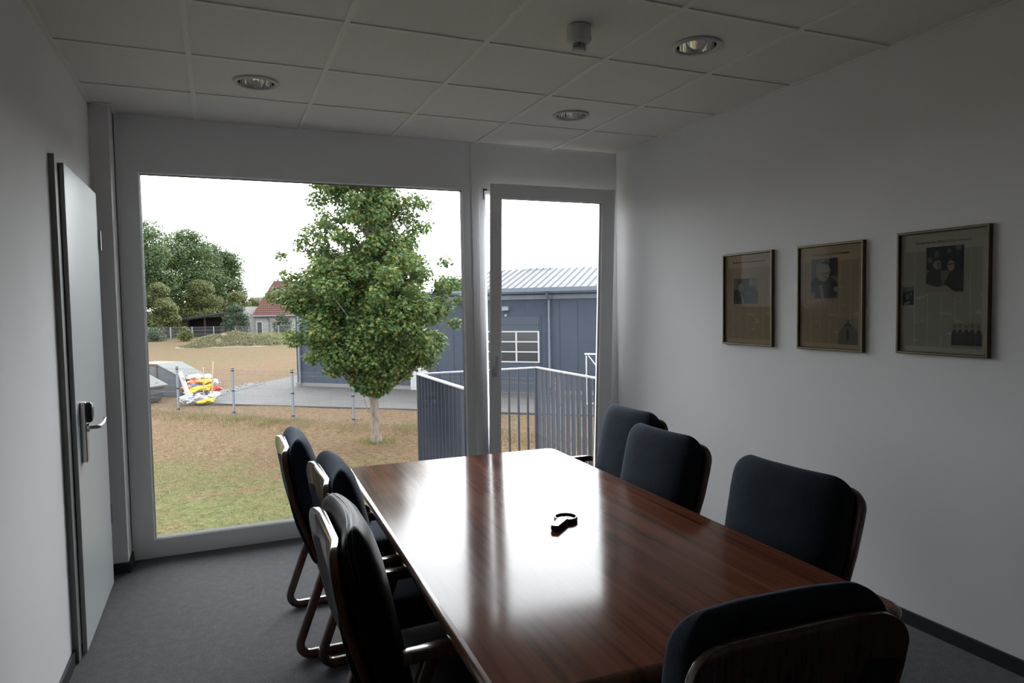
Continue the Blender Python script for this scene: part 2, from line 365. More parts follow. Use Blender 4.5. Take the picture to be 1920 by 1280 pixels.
# ceiling: tiles, grid bars, wall angle, slab on top
LIGHTS = [(.3125, -.3125), (2.1875, -.3125), (2.1875, -1.5625)]
m = MB(); tz = H + .007
xs = [XL - .02] + [i * .625 for i in range(0, 5)] + [XR + .02]
ys = [YW + .02, 0] + [-.625 * k for k in range(1, 10)] + [YB - .02]
for i in range(len(xs) - 1):
    for j in range(len(ys) - 1):
        x0, x1, y1, y0 = xs[i], xs[i + 1], ys[j], ys[j + 1]
        hole = [L for L in LIGHTS if x0 < L[0] < x1 and y0 < L[1] < y1]
        if not hole: m.add([(x0, y0, tz), (x1, y0, tz), (x1, y1, tz), (x0, y1, tz)], [(0, 1, 2, 3)], 0)
        else:
            cx, cy = hole[0]; n = 32; vs = []
            for k in range(n):
                a = 2 * PI * (k + .5) / n; c, s_ = math.cos(a), math.sin(a); q = .3125 / max(abs(c), abs(s_))
                vs += [(cx + .094 * c, cy + .094 * s_, tz), (cx + q * c, cy + q * s_, tz)]
            m.add(vs, [(2 * k, 2 * k + 1, (2 * k + 3) % (2 * n), (2 * k + 2) % (2 * n)) for k in range(n)], 0)
            m.add([(cx + sx * .3125, cy + sy * .3125, tz) for sx, sy in ((1, 1), (-1, 1), (-1, -1), (1, -1))] + [(cx + .3125 * math.cos(2 * PI * (k + .5) / n) / max(abs(math.cos(2 * PI * (k + .5) / n)), abs(math.sin(2 * PI * (k + .5) / n))), cy + .3125 * math.sin(2 * PI * (k + .5) / n) / max(abs(math.cos(2 * PI * (k + .5) / n)), abs(math.sin(2 * PI * (k + .5) / n))), tz) for k in (3, 4, 11, 12, 19, 20, 27, 28)], [(0, 5, 4), (1, 7, 6), (2, 9, 8), (3, 11, 10)], 0)
for i in range(0, 5): m.box(i * .625 - .012, i * .625 + .012, YB, YW, H, H + .02, 1)
for j in range(0, 11):
    for i in range(len(xs) - 1):
        m.box(max(xs[i], XL) + .013, min(xs[i + 1], XR) - .013, -.625 * j - .012, -.625 * j + .012, H + .0015, H + .02, 1)
m.box(XL, XL + .024, YB, .387, H - .001, H + .02, 1); m.box(XR - .016, XR, YB, YW, H - .001, H + .02, 1)
m.box(XL, -.437, .363, .387, H - .001, H + .02, 1); m.box(-.461, -.437, .387, YW, H - .001, H + .02, 1); m.box(-.461, XR, YW - .012, YW, H - .001, H + .02, 1)
m.box(XL - .25, XR + .25, YB - .25, YW + .2, H + .2, H + .5, 2)
tag(m.build('ceiling', [M['tile'], M['grid'], M['slab']]), kind='structure')
# baseboards
m = MB(); m.box(XL, XL + .012, YB, -.73, 0, .062); m.box(XL, XL + .012, .29, .387, 0, .062); m.box(XL, -.449, .375, .387, 0, .062); m.box(-.461, -.449, .387, YW, 0, .062)
tag(m.build('baseboard_left', M['base']), kind='structure')
tag(box('baseboard_right', M['base'], XR - .013, XR, YB, YW - .005, 0, .065), kind='structure')

# ---- fixed window
win = empty('window_1', (.65, YW, 0), kind='structure')
def frame_rect(m, x0, x1, z0, z1, ox0, ox1, oz0, oz1, y0, y1, mi=0):
    m.box(ox0, x0, y0, y1, oz0, oz1, mi); m.box(x1, ox1, y0, y1, oz0, oz1, mi)
    m.box(x0, x1, y0, y1, oz0, z0, mi); m.box(x0, x1, y0, y1, z1, oz1, mi)
def bead(m, x0, x1, z0, z1, y0, y1, w, mi=0):
    # chamfered bead running round an opening, w wide at the back
    a = [(x0, y0, z0), (x1, y0, z0), (x1, y0, z1), (x0, y0, z1)]
    b = [(x0 + w, y1, z0 + w), (x1 - w, y1, z0 + w), (x1 - w, y1, z1 - w), (x0 + w, y1, z1 - w)]
    m.add(a + b, [(k, (k + 1) % 4, 4 + (k + 1) % 4, 4 + k) for k in range(4)], mi)
def W(o, loc):  # keep world coordinates for a child of an unrotated empty
    o.location = (-loc[0], -loc[1], -loc[2]); return o
wl = (.65, YW, 0)
m = MB(); frame_rect(m, -.338, 1.768, .114, 2.409, -.456, 1.83, 0, 2.76, YW, YW + .075)
o = W(m.build('window_frame', M['frame'], win), wl)
m = MB(); bead(m, -.338, 1.768, .114, 2.409, YW, YW + .012, .008, 0); bead(m, -.330, 1.760, .122, 2.401, YW + .012, YW + .045, .004, 1)
W(m.build('glazing_bead', [M['frame'], M['gasket']], win), wl)
W(box('glass', M['glass'], -.33, 1.76, YW + .044, YW + .048, .12, 2.40, win), wl)
m = MB(); m.box(1.83, 1.89, YW - .006, YW + .09, 0, H - .001)
W(m.build('cover_strip', M['frame'], win, bevel=.003), wl)
m = MB(); m.box(-.456, -.444, YW - .008, YW, 0, H - .001); m.box(-.475, -.456, YW, YW + .075, 0, 2.76)
W(m.build('edge_trim', M['frame'], win), wl)
# ---- balcony door (ajar)
dl = (2.48, YW, 0); bd = empty('door_2', dl, kind='structure')
m = MB(); frame_rect(m, 1.93, 2.958, .03, 2.416, 1.89, XR, 0, 2.76, YW, YW + .03)
frame_rect(m, 1.955, 2.972, .055, 2.391, 1.89, XR, 0, 2.76, YW + .03, YW + .10)
W(m.build('door_frame', M['frame'], bd), dl)
m = MB(); frame_rect(m, 1.932, 2.956, .034, 2.414, 1.930, 2.958, .032, 2.416, YW + .02, YW + .03); m.box(1.925, 1.932, YW - .003, YW, 2.34, 2.42); m.box(1.925, 1.955, YW - .003, YW, 2.412, 2.42)
W(m.build('gasket', M['gasket'], bd), dl)
SX, SW, tilt = 2.966, 1.041, math.radians(3.2)      # door leaf tilted in at the top
Msash = Matrix.Translation((SX - dl[0], -.02, .02)) @ Matrix.Rotation(tilt, 4, 'X')
def sash_part(name, m, mat, parent=bd, **k):
    m.v = [tuple(Msash @ Vector(v)) for v in m.v]; return m.build(name, mat, parent, **k)
m = MB(); frame_rect(m, -SW + .086, -.105, .11, 2.322, -SW, 0, 0, 2.42, 0, .016); frame_rect(m, -SW + .086, -.105, .11, 2.322, -SW + .024, -.024, .024, 2.396, .0155, .07)
sash = sash_part('door_sash', m, M['frame'])
m = MB(); bead(m, -SW + .086, -.105, .11, 2.322, 0, .012, .008, 0); bead(m, -SW + .094, -.113, .118, 2.314, .012, .035, .003, 1); sash_part('glazing_bead', m, [M['frame'], M['gasket']])
m = MB(); m.box(-SW + .09, -.107, .034, .038, .11, 2.32); sash_part('glass', m, M['glass'])
m = MB(); m.box(-SW + .017, -SW + .045, -.008, 0, 1.005, 1.085); m.tube([(-SW + .031, -.008, 1.03), (-SW + .031, -.052, 1.03)], .009)
m.box(-SW + .023, -SW + .041, -.060, -.044, 1.015, 1.17)
sash_part('door_handle', m, M['alu'], bevel=.003)
# ---- left door
ld = (-.54, -.2, 0); d1 = empty('door_1', ld, kind='structure')
m = MB(); y0, y1 = -.735, .285
m.box(XL - .001, -.538, y0, y0 + .07, 0, 2.235); m.box(XL - .001, -.538, y1 - .07, y1, 0, 2.235); m.box(XL - .001, -.538, y0 + .07, y1 - .07, 2.195, 2.235)
W(m.build('door_frame', M['doorframe'], d1), ld)
leaf = W(box('door_leaf', M['door'], -.5365, -.518, -.655, .222, .008, 2.212, d1, bevel=.0015), ld)
m = MB()
for z in (1.955, .405): m.tube([(-.512, .235, z - .055), (-.512, .235, z + .055)], .009, 10); m.tube([(-.512, .235, z - .002), (-.512, .235, z + .002)], .0105, 10)
W(m.build('hinge', M['steel'], d1, smooth=True), ld)
m = MB(); m.box(-.518, -.494, -.565, -.515, .86, 1.14); ep = W(m.build('handle_plate', M['steel'], d1, bevel=.004), ld)
m = MB(); n = 24
m.rings([[(-.494 + dx, -.540 + r * .030 * math.cos(2 * PI * k / n), 1.09 + r * .048 * math.sin(2 * PI * k / n)) for k in range(n)] for dx, r in ((0, 1), (.016, 1), (.024, .85), (.028, .4))])
W(m.build('card_reader', M['black'], d1, smooth=True), ld)
m = MB(); m.tube([(-.494, -.54, 1.02), (-.455, -.54, 1.02), (-.447, -.532, 1.02), (-.445, -.515, 1.02), (-.446, -.44, 1.018), (-.446, -.425, 1.021), (-.444, -.395, 1.040)], .0095, 10); m.tube([(-.494, -.54, 1.02), (-.484, -.54, 1.02)], .02, 16)
W(m.build('door_handle', M['steel'], d1, smooth=True), ld)

# ---- downlights
def downlight(x, y, label):
    t = empty('ceiling_downlight', (x, y, H), 0, label, 'ceiling light', 'recessed downlights')
    m = MB(); m.lathe([(.092, .006), (.092, -.002), (.096, -.006), (.108, -.006), (.114, -.001), (.114, .006)]); m.build('trim_ring', M['trimwhite'], t, smooth=True)
    m = MB(); m.lathe([(.092, .004), (.0895, .03), (.084, .06), (.075, .09), (.062, .12), (.045, .145)], n=48); m.build('reflector', M['chrome'], t, smooth=True, fix=False)
    m = MB(); m.lathe([(.046, .145), (.046, .165), (.001, .165)]); m.lathe([(.001, .12), (.016, .124), (.022, .14), (.022, .16)]); m.build('lamp', M['trimwhite'], t, smooth=True, fix=False)
downlight(*LIGHTS[0], 'unlit round chrome downlight in the ceiling above the large window')
downlight(*LIGHTS[1], 'unlit round chrome downlight in the ceiling just inside the balcony door')
downlight(*LIGHTS[2], 'unlit round chrome downlight nearest the camera, beside the smoke detector')
t = empty('smoke_detector', (1.5625, -1.5625, H), 0, 'off-white cylindrical smoke detector with a vented nose hanging from the ceiling', 'smoke detector')
m = MB(); m.lathe([(.001, .004), (.050, .004), (.053, -.002), (.053, -.040), (.053, -.0405), (.0545, -.043), (.0545, -.052), (.050, -.062), (.033, -.070), (.030, -.071), (.001, -.071)], n=40); m.build('housing', M['trimwhite'], t, smooth=True)
m = MB(); m.lathe([(.026, -.070), (.026, -.092)], n=32); m.build('dark_chamber', M['black'], t, smooth=True)
m = MB()
for z in (-.076, -.082, -.088): m.lathe([(.026, z + .001), (.0295, z + .001), (.0295, z - .001), (.026, z - .001)], n=32)
for k in range(8):
    a = k * PI / 4; m.box(.026, .030, -.0015, .0015, -.092, -.070, 0, Matrix.Rotation(a, 4, 'Z'))
m.lathe([(.026, -.091), (.030, -.091), (.031, -.094), (.030, -.100), (.024, -.103), (.001, -.103)], n=32); m.build('vented_nose', M['trimwhite'], t, smooth=True)

# ================================================================ TABLE
TT = .74; tc_ = (1.200, -1.855, 0); trz = math.radians(-2.05)
tb = empty('conference_table', tc_, trz, 'long glossy dark rosewood conference table with rounded corners', 'table')
def rrect(hx, hy, r, n=8):
    out = []
    for cx, cy, a0 in ((hx - r, hy - r, 0), (-hx + r, hy - r, PI / 2), (-hx + r, -hy + r, PI), (hx - r, -hy + r, 1.5 * PI)):
        for k in range(n + 1):
            a = a0 + PI / 2 * k / n; out.append((cx + r * math.cos(a), cy + r * math.sin(a)))
    return out
hw, hl = .580, 1.142
m = MB(); lv = [(0.012, TT - .0012), (.006, TT - .0025), (.002, TT - .006), (0, TT - .011), (0, TT - .030)]
m.rings([[(x, y, z) for x, y in rrect(hw - i, hl - i, .055)] for i, z in [(.018, TT - .008), (.017, TT - .0002), (.010, TT - .0015), (.0045, TT - .005), (.001, TT - .011), (0, TT - .018), (.002, TT - .032), (.010, TT - .043), (.028, TT - .052)]])
m.build('table_edge', M['tedge'], tb, smooth=True, auto=60)
m = MB(); m.rings([[(x, y, z) for x, y in rrect(hw - .0165, hl - .0165, .042)] for z in (TT - .02, TT)]); m.build('tabletop', M['table'], tb)
m = MB(); m.box(-.40, .40, -.90, -.86, TT - .075, TT - .046); m.box(-.40, .40, .86, .90, TT - .075, TT - .046); m.box(-.44, -.40, -.90, .90, TT - .075, TT - .046); m.box(.40, .44, -.90, .90, TT - .075, TT - .046)
m.build('apron', M['cwood'], tb)
for sy in (-1, 1):
    m = MB(); m.box(-.15, .15, sy * .62 - .04, sy * .62 + .04, .05, TT - .046); m.box(-.17, .17, sy * .62 - .06, sy * .62 + .06, 0, .05); m.build('table_leg', M['cwood'], tb, bevel=.006)
box('stretcher', M['cwood'], -.03, .03, -.58, .58, .10, .22, tb)
# magnifier
mg = empty('magnifying_glass', (1.262, -1.962, TT), math.radians(225), 'black folding magnifying glass with a round lens lying on the table', 'magnifying glass')
n = 40; m = MB(); m.lathe([(.0385, .002), (.044, .002), (.0445, .006), (.0445, .014), (.043, .017), (.0385, .017), (.0375, .010), (.0385, .002)], n=n); m.build('lens_rim', M['black'], mg, smooth=True)
m = MB(); m.lathe([(.001, .012), (.02, .0115), (.038, .0095), (.038, .0075), (.02, .006), (.001, .0055)], n=n); m.build('lens', M['glass'], mg, smooth=True)
m = MB(); m.rings([[(x, y * w, z) for y, z in ((-1, .004), (-.7, 0), (.7, 0), (1, .004), (1, .017), (.85, .0205), (-.85, .0205), (-1, .017))] for x, w in ((.036, .021), (.05, .021), (.115, .0165), (.128, .016), (.133, .012))]); m.build('handle', M['black'], mg)

# ================================================================ CHAIRS
def xsh(z):     # rear line of the back at height z
    pts = [(.36, .155), (.41, .133), (.56, .078), (.70, .036), (.81, .014), (.92, 0), (1.0, -.004)]
    for (a, b), (c, d) in zip(pts, pts[1:]):
        if z <= c: return b + (d - b) * (z - a) / (c - a)
    return pts[-1][1]
def outline(z0, z1, W0, W1, rtop, rbot, k=12):
    """rows (z, halfwidth) with rounded top and bottom corners"""
    rows = []
    for i in range(k + 1):
        a = PI / 2 * i / k; rows.append((z0 + rbot * (1 - math.cos(a)), W0 - rbot * (1 - math.sin(a))))
    for i in range(1, 8): f = i / 8; rows.append((z0 + rbot + (z1 - z0 - rbot - rtop) * f, W0 + (W1 - W0) * f))
    for i in range(k + 1):
        a = PI / 2 * i / k; rows.append((z1 - rtop * (1 - math.sin(a)), W1 - rtop * (1 - math.cos(a))))
    return rows
CURV = .036
def chair(name, mat, label, cat, group, leather=False):
    t = empty(name, (0, 0, 0), 0, label, cat, group)
    m = MB(); rg = []
    for z, w in outline(.385, .925, .235, .262, .068, .06, 20): rg.append(sring(xsh(z) + .0125, 0, z, .0125 if z < .91 else .0125 - .004 * ((z - .91) / .015) ** 2, w, .14, 56, -CURV))
    rg = [[(p[0] + CURV, p[1], p[2]) for p in r] for r in rg]
    m.rings(rg); m.build('back_shell', M['cwood'], t, smooth=True, auto=50)
    m = MB(); rg = []
    for z, w in outline(.375, .845, .205, .246, .03, .05):
        f = min(1, (.845 - z) / .28); tt = .0025 + .018 * f * f * (3 - 2 * f)
        rg.append([(p[0] + CURV, p[1], p[2]) for p in sring(xsh(z) + .004 - tt * .5, 0, z, tt, w, .3, 40, -CURV)])
    m.rings(rg); m.build('rear_panel', mat, t, smooth=True, auto=0)
    def fr(z):
        pts = [(.40, .235), (.50, .215), (.62, .190), (.75, .163), (.86, .137), (.90, .122), (.99, .10)]
        for (a, b), (c, d) in zip(pts, pts[1:]):
            if z <= c: return b + (d - b) * (z - a) / (c - a)
        return .1
    m = MB(); rg = []; ridge = []
    zt = .968
    for z, w in outline(.44, zt, .232, .248, .076, .05, 16):
        b0 = xsh(z) + .016 + .010 * max(0, min(1, (z - .80) / .08)); f0 = fr(z) - .007 * math.exp(-((z - .615) / .012) ** 2)
        u = min(1, (zt - z) / .07); g = math.sqrt(max(0.0, 1 - (1 - u) ** 2)); g = max(g, .06)
        c = (b0 + f0) / 2; hf = (f0 - b0) / 2
        if z > .93: c += 0
        rg.append([(p[0] + CURV, p[1], p[2]) for p in sring(c, 0, z, hf * g, w, .33, 56, -CURV)]); ridge.append((c, w, z))
    m.rings(rg); cu = m.build('back_cushion', mat, t, smooth=True, auto=0)
    if leather:
        rr = [r for r in ridge if r[2] > .80]
        for dx in (-.007, .007):
            m = MB(); q = [(c + dx - .012 + CURV - CURV * (w / .26) ** 2, w + .0012, z) for c, w, z in rr] + [(c + dx - .012 + CURV - CURV * (w / .26) ** 2, -w - .0012, z) for c, w, z in rr[::-1]]
            mid = rr[-1]; extra = [(mid[0] + dx - .012 + CURV - CURV * (yy / .26) ** 2, yy, mid[2] + .0012) for yy in (.12, .06, 0, -.06, -.12) if abs(yy) < mid[1]]
            L = len(rr); q = q[:L] + extra + q[L:]
            m.tube(q, .0013, 6); m.build('seam', M['base'], cu)
    m = MB(); rg = []
    for x, tz_, w, th_ in ((.15, .452, .215, .03), (.165, .462, .235, .052), (.22, .468, .245, .058), (.45, .474, .248, .06), (.60, .470, .248, .058), (.645, .458, .244, .05), (.665, .44, .235, .032), (.672, .425, .22, .015)):
        rg.append(sring(x, 0, tz_ - th_, th_, w, .3, 44, 0, 'x'))
    m.rings(rg); m.build('seat', mat, t, smooth=True, auto=0)
    box('seat_frame', M['cwood'], .16, .64, -.235, .235, .325, .365, t, bevel=.006)
    pr = []
    for k in range(12):
        a = 2 * PI * (k + .5) / 12; pr.append((sup(a, .32), sup(a - PI / 2, .32)))
    for sy in (-1, 1):
        y = sy * .283
        def corner(p, a, b, r, k=6):
            p, a, b = Vector(p), Vector(a), Vector(b); u = (a - p).normalized(); v = (b - p).normalized()
            ang = u.angle(v); tl = r / math.tan(ang / 2); c = p + (u + v).normalized() * (r / math.sin(ang / 2))
            s0 = p + u * tl - c; s1 = p + v * tl - c; th = s0.angle(s1); ax = s0.cross(s1).normalized()
            return [tuple(c + Matrix.Rotation(th * i / k, 3, ax) @ s0) for i in range(k + 1)]
        Pm = [(.262, y, .63), (.035, y, .0185), (.60, y, .0185), (.60, y, .63)]
        path = [Pm[0]] + corner(Pm[1], Pm[0], Pm[2], .05) + corner(Pm[2], Pm[1], Pm[3], .05) + [Pm[3]]
        m = MB(); m.tube(path, .0185, prof=pr); m.build('side_frame', M['cwood'], t, smooth=True, auto=50)
        m = MB(); m.rings([[(x, y + a * w * .9, .636 + dz + b * .016) for a, b in pr] for x, w, dz in ((.185, .016, -.006), (.20, .022, -.002), (.26, .026, 0), (.45, .028, .001), (.60, .027, -.001), (.64, .022, -.004), (.655, .010, -.008))])
        m.build('armrest', M['cwood'], t, smooth=True, auto=50)
    m = MB(); m.box(.28, .32, -.283, .283, .335, .365); m.box(.56, .59, -.283, .283, .335, .365); m.build('cross_rail', M['cwood'], t)
    return t
GF = 'dark blue upholstered armchairs round the table'
c0 = chair('conference_chair', M['fabric'], 'dark blue fabric armchair at the left side of the table nearest the window', 'chair', GF)
def place(o, x, y, rz, label=None):
    o.location = (x, y, 0); o.rotation_euler = (0, 0, math.radians(rz))
    if label: o['label'] = label
place(c0, .315, -.835, -1)
place(copy_tree(c0), .392, -1.525, 0, 'dark blue fabric armchair between the far blue one and the black leather one')
place(copy_tree(c0), 2.29, -.95, 178, 'dark blue fabric armchair by the balcony door on the wall side of the table')
place(copy_tree(c0), 2.055, -1.58, 180, 'dark blue fabric armchair in the middle of the three on the wall side')
place(copy_tree(c0), 2.03, -2.375, 182, 'dark blue fabric armchair under the framed pages, nearest of the three on the wall side')
place(copy_tree(c0), 1.085, -3.30, 87, 'dark blue fabric armchair at the near end of the table seen from behind')
cl = chair('conference_chair', M['leather'], 'black leather armchair with a double seam, nearest on the left side of the table', 'chair', 'black leather armchair', True)
place(cl, .318, -2.215, -1)

# ================================================================ PICTURES
def picture(yc, zc, label, paper, fill, head, hw_, hsize):
    t = empty('picture_frame', (XR, yc, zc), 0, label, 'picture', 'framed newspaper pages')
    w, h = .2145, .283
    m = MB(); prof = [(0, 0), (0, -.020), (.003, -.022), (.010, -.022), (.013, -.017), (.013, 0)]
    rg = []
    for sx, sz in ((1, 1), (-1, 1), (-1, -1), (1, -1)): rg.append([(q, sx * (w - i), sz * (h - i)) for i, q in prof])
    vs = [v for r in rg for v in r]; n = len(prof)
    m.add(vs, [(k * n + i, k * n + i + 1, ((k + 1) % 4) * n + i + 1, ((k + 1) % 4) * n + i) for k in range(4) for i in range(n - 1)])
    m.build('frame_moulding', M['gold'], t)
    box('newspaper_page', M[paper], -.006, -.005, -w + .012, w - .012, -h + .012, h - .012, t)
    box('glass', M['picglass'], -.0125, -.011, -w + .012, w - .012, -h + .012, h - .012, t)
    if head:
        cu = bpy.data.curves.new('headline', 'FONT'); cu.body = head; cu.size = hsize; cu.align_x = 'CENTER'; cu.extrude = .0001
        tmp = bpy.data.objects.new('headline', cu); COL.objects.link(tmp); bpy.context.view_layer.update()
        me = bpy.data.meshes.new_from_object(tmp.evaluated_get(bpy.context.evaluated_depsgraph_get())); bpy.data.objects.remove(tmp)
        me.materials.clear(); me.materials.append(M['ink'])
        o = bpy.data.objects.new('headline', me); COL.objects.link(o); o.parent = t
        xw = max(v.co.x for v in me.vertices) - min(v.co.x for v in me.vertices); k = hw_ / xw
        # text x -> -y, text y -> z, facing -x
        o.matrix_local = Matrix(((0, 0, -1, -.0065), (-k, 0, 0, 0), (0, k, 0, .222), (0, 0, 0, 1)))
    else:       # headline too small to read: a row of unequal ink marks
        m = MB(); rr_ = random.Random(2); u_ = -hw_ / 2
        while u_ < hw_ / 2:
            L_ = rr_.uniform(.008, .026); m.box(-.0062, -.006, -(u_ + L_), -u_, .222, .2285); u_ += L_ + .004
        m.box(-.0062, -.006, -.05, .05, .244, .2465); m.build('headline', M['ink'], t)
    fill(t)
def photo(t, u0, u1, v0, v1, bgm, shapes, name='press_photo'):
    """u left->right, v bottom->top (metres from centre of picture)"""
    m = MB(); mats = [M['ink'], M['mid'], M['lite'], M['inkblue'], M[bgm]]
    def poly(pts, x, mi): m.add([(x, -(u0 + a * (u1 - u0)), v0 + b * (v1 - v0)) for a, b in pts], [tuple(range(len(pts)))], mi)
    poly([(0, 0), (1, 0), (1, 1), (0, 1)], -.0066, 4)
    for k, (kind, mi, *g) in enumerate(shapes):
        x = -.0067 - .00006 * (k + 1)
        if kind == 'e':
            cx, cy, rx, ry = g; poly([(cx + rx * math.cos(2 * PI * i / 20), cy + ry * math.sin(2 * PI * i / 20)) for i in range(20)], x, mi)
        else: poly(g[0], x, mi)
    m.build(name, mats, t, fix=False)
def fill1(t):
    photo(t, -.125, .085, -.03, .125, 'inkblue', [
        ('p', 1, [(.0, .55), (.18, .55), (.18, 1), (.02, 1)]), ('p', 1, [(.82, .5), (1, .5), (1, 1), (.86, 1)]), ('p', 3, [(.24, .6), (.6, .6), (.6, .95), (.24, .95)]),
        ('p', 0, [(0, 0), (.5, 0), (.44, .35), (.30, .56), (.12, .50), (0, .42)]), ('e', 2, .30, .64, .105, .17), ('e', 1, .36, .58, .04, .05), ('p', 2, [(.27, .45), (.33, .40), (.46, 0), (.40, 0)]),
        ('p', 0, [(.54, 0), (1, 0), (1, .52), (.86, .66), (.70, .45), (.62, .28)]), ('e', 1, .75, .82, .11, .17), ('e', 2, .72, .84, .06, .09), ('p', 1, [(.44, .38), (.72, .40), (.74, .46), (.5, .42)])])
def fill2(t):
    photo(t, -.128, .048, -.005, .205, 'mid', [
        ('p', 3, [(.62, .55), (1, .55), (1, 1), (.72, 1)]), ('p', 0, [(0, 0), (.9, 0), (1, .12), (1, .38), (.74, .54), (.26, .56), (.12, .52), (0, .42)]),
        ('p', 2, [(.30, .34), (.46, .34), (.50, 0), (.40, 0)]), ('e', 2, .46, .70, .27, .27), ('p', 0, [(.36, .90), (.56, .95), (.72, .86), (.70, .74), (.66, .84), (.52, .88)]), ('p', 0, [(.43, .31), (.5, .27), (.57, .31), (.57, .24), (.5, .26), (.43, .24)]),
        ('p', 1, [(.42, .64), (.70, .67), (.69, .61), (.45, .60)]), ('p', 0, [(.50, .44), (.63, .45), (.60, .41), (.52, .41)]), ('e', 1, .55, .52, .04, .05), ('e', 2, .96, .22, .10, .07), ('p', 2, [(0, 0), (.14, 0), (.18, .14), (.02, .16)])])
    photo(t, .052, .176, -.247, -.115, 'lite', [
        ('p', 1, [(0, 0), (1, 0), (1, .42), (.88, .66), (.66, .80), (.42, .80), (.2, .66), (.06, .42)]), ('p', 0, [(.3, .72), (.42, .84), (.48, .80), (.52, 1), (.58, .8), (.72, .70), (.5, .76)]), ('p', 3, [(.45, .2), (.55, .2), (.55, .6), (.45, .6)])])
def fill3(t):
    photo(t, -.075, .098, .000, .205, 'mid', [
        ('p', 3, [(0, .5), (1, .45), (1, 1), (0, 1)]), ('e', 1, .3, .84, .08, .07), ('e', 1, .86, .95, .08, .06), ('e', 1, .1, .72, .07, .06), ('e', 1, .62, .9, .06, .05),
        ('p', 0, [(0, .12), (.44, .12), (.40, .46), (.22, .56), (.05, .44), (0, .36)]), ('p', 0, [(.40, .0), (1, .04), (1, .44), (.84, .56), (.66, .46), (.52, .24)]),
        ('e', 2, .31, .61, .115, .10), ('p', 1, [(.28, .66), (.42, .66), (.42, .50), (.34, .50)]), ('e', 2, .68, .58, .105, .12), ('p', 0, [(.66, .70), (.80, .70), (.84, .52), (.76, .50), (.76, .64)]), ('p', 0, [(.58, .61), (.74, .62), (.74, .60), (.58, .59)]), ('p', 2, [(0, 0), (.8, 0), (.55, .16), (.3, .12), (0, .2)]), ('p', 0, [(.34, .74), (.37, .74), (.37, .90), (.34, .90)])])
    photo(t, -.190, -.135, -.055, .03, 'inkblue', [('p', 1, [(0, .7), (1, .8), (1, 1), (0, 1)]), ('e', 1, .4, .45, .18, .14), ('p', 2, [(.1, .1), (.6, .2), (.7, .12), (.2, .0)]), ('e', 1, .75, .6, .1, .1)])
    sh = [('p', 2, [(0, 0), (1, 0), (1, .22), (0, .16)])]
    for k, x in enumerate((.09, .29, .5, .7, .92)):
        sh += [('p', 0, [(x - .11, .12), (x + .1, .12), (x + .11, .55), (x + .04, .74), (x - .04, .74), (x - .11, .58)]), ('e', 1, x, .86 + .04 * (k % 2), .055, .09)]
    photo(t, .050, .178, -.247, -.135, 'lite', sh)
picture(-.925, 1.569, 'gold-framed yellowed newspaper page with a wide photo of two men, the one nearest the window', 'paper1', fill1, None, .27, .012)
picture(-1.541, 1.569, 'gold-framed yellowed newspaper page with a tall portrait photo, in the middle of the row', 'paper1', fill2, 'Eine Entscheidung für die Freiheit', .235, .018)
picture(-2.154, 1.579, 'gold-framed greyer newspaper page with three photos, the one farthest from the window', 'paper3', fill3, 'Festspruch für Alfred Müller-Armack', .255, .018)

# ================================================================ BALCONY
bl = (2.33, 1.3, 0)
b = empty('balcony', bl, 0, 'small grey steel balcony with flat bar railing outside the glass door', 'balcony')
W(box('deck', M['plinth'], 1.78, 3.03, YW + .122, 2.05, -.14, -.03, b), bl)
yf = 2.03; x0, x1 = 1.795, 3.015
m = MB(); m.box(x0 - .02, x0 + .02, YW + .105, yf + .02, .92, .932); m.box(x1 - .02, x1 + .02, YW + .105, yf + .02, .92, .932); m.box(x0 + .02, x1 - .02, yf - .02, yf + .02, .92, .932)
W(m.build('handrail', M['railtop'], b), bl)
k = 0; y = YW + .16
while y < yf - .03:
    for xx in (x0, x1): W(box('baluster', M['rail'], xx - .020, xx + .020, y - .004, y + .004, -.22, .92, b), bl)
    y += .102
for k in range(13):
    x = x0 + (x1 - x0) * k / 12; W(box('baluster', M['rail'], x - (.02 if k in (0, 12) else .005), x + (.02 if k in (0, 12) else .005), yf - .0155, yf + .0155, -.22, .92, b), bl)

# ================================================================ GROUND
rng = np.random.default_rng(7)
gx = np.concatenate([-8 - np.geomspace(1, 300, 22)[::-1], np.linspace(-8, 24, 65), 24 + np.geomspace(1, 300, 22)])
gy = np.concatenate([np.linspace(.7, 24, 60), 24 + np.geomspace(1, 420, 40)])
X, Y = np.meshgrid(gx, gy)
Z = G + .03 * np.sin(X * .9 + 1.3 * np.sin(Y * .5)) * np.sin(Y * .7) - .03
fl = (X + 1.15) * .7217 + (Y - 19.0) * .6922     # distance beyond the near fence line
Z = np.where((fl > -2.0) & (fl < 1.0), Z + .09 * np.exp(-((fl + .2) / .6) ** 2), Z)
nx, ny = len(gx), len(gy); idx = np.arange(nx * ny).reshape(ny, nx)
F = np.stack([idx[:-1, :-1], idx[:-1, 1:], idx[1:, 1:], idx[1:, :-1]], -1).reshape(-1, 4)
gr = npmesh('lawn', np.stack([X, Y, Z], -1).reshape(-1, 3), np.full(len(F), 4), F.ravel(), M['ground'])
gr.data.shade_smooth(); tag(gr, kind='structure')
A = Vector((2.985, 25.065, 0)); D = Vector((.71865, -.69537, 0)); NB = Vector((.69537, .71865, 0))
def FP(s, dep, z): p = A + D * s + NB * dep; return (p.x, p.y, z)
m = MB(); rp = [(-.75, 21.6), (2.2, 19.1), (5.6, 16.35), (9.8, 12.7), (22, 1.5), (40, 10), FP(30, 1, 0)[:2], FP(-.2, 1, 0)[:2], FP(-1.2, 6, 0)[:2], FP(-3.5, 6, 0)[:2], (1.35, 26.6)]
m.add([(x, y, G + .02) for x, y in rp] + [(x, y, G - .3) for x, y in rp], [tuple(range(len(rp)))] + [(k, (k + 1) % len(rp), len(rp) + (k + 1) % len(rp), len(rp) + k) for k in range(len(rp))])
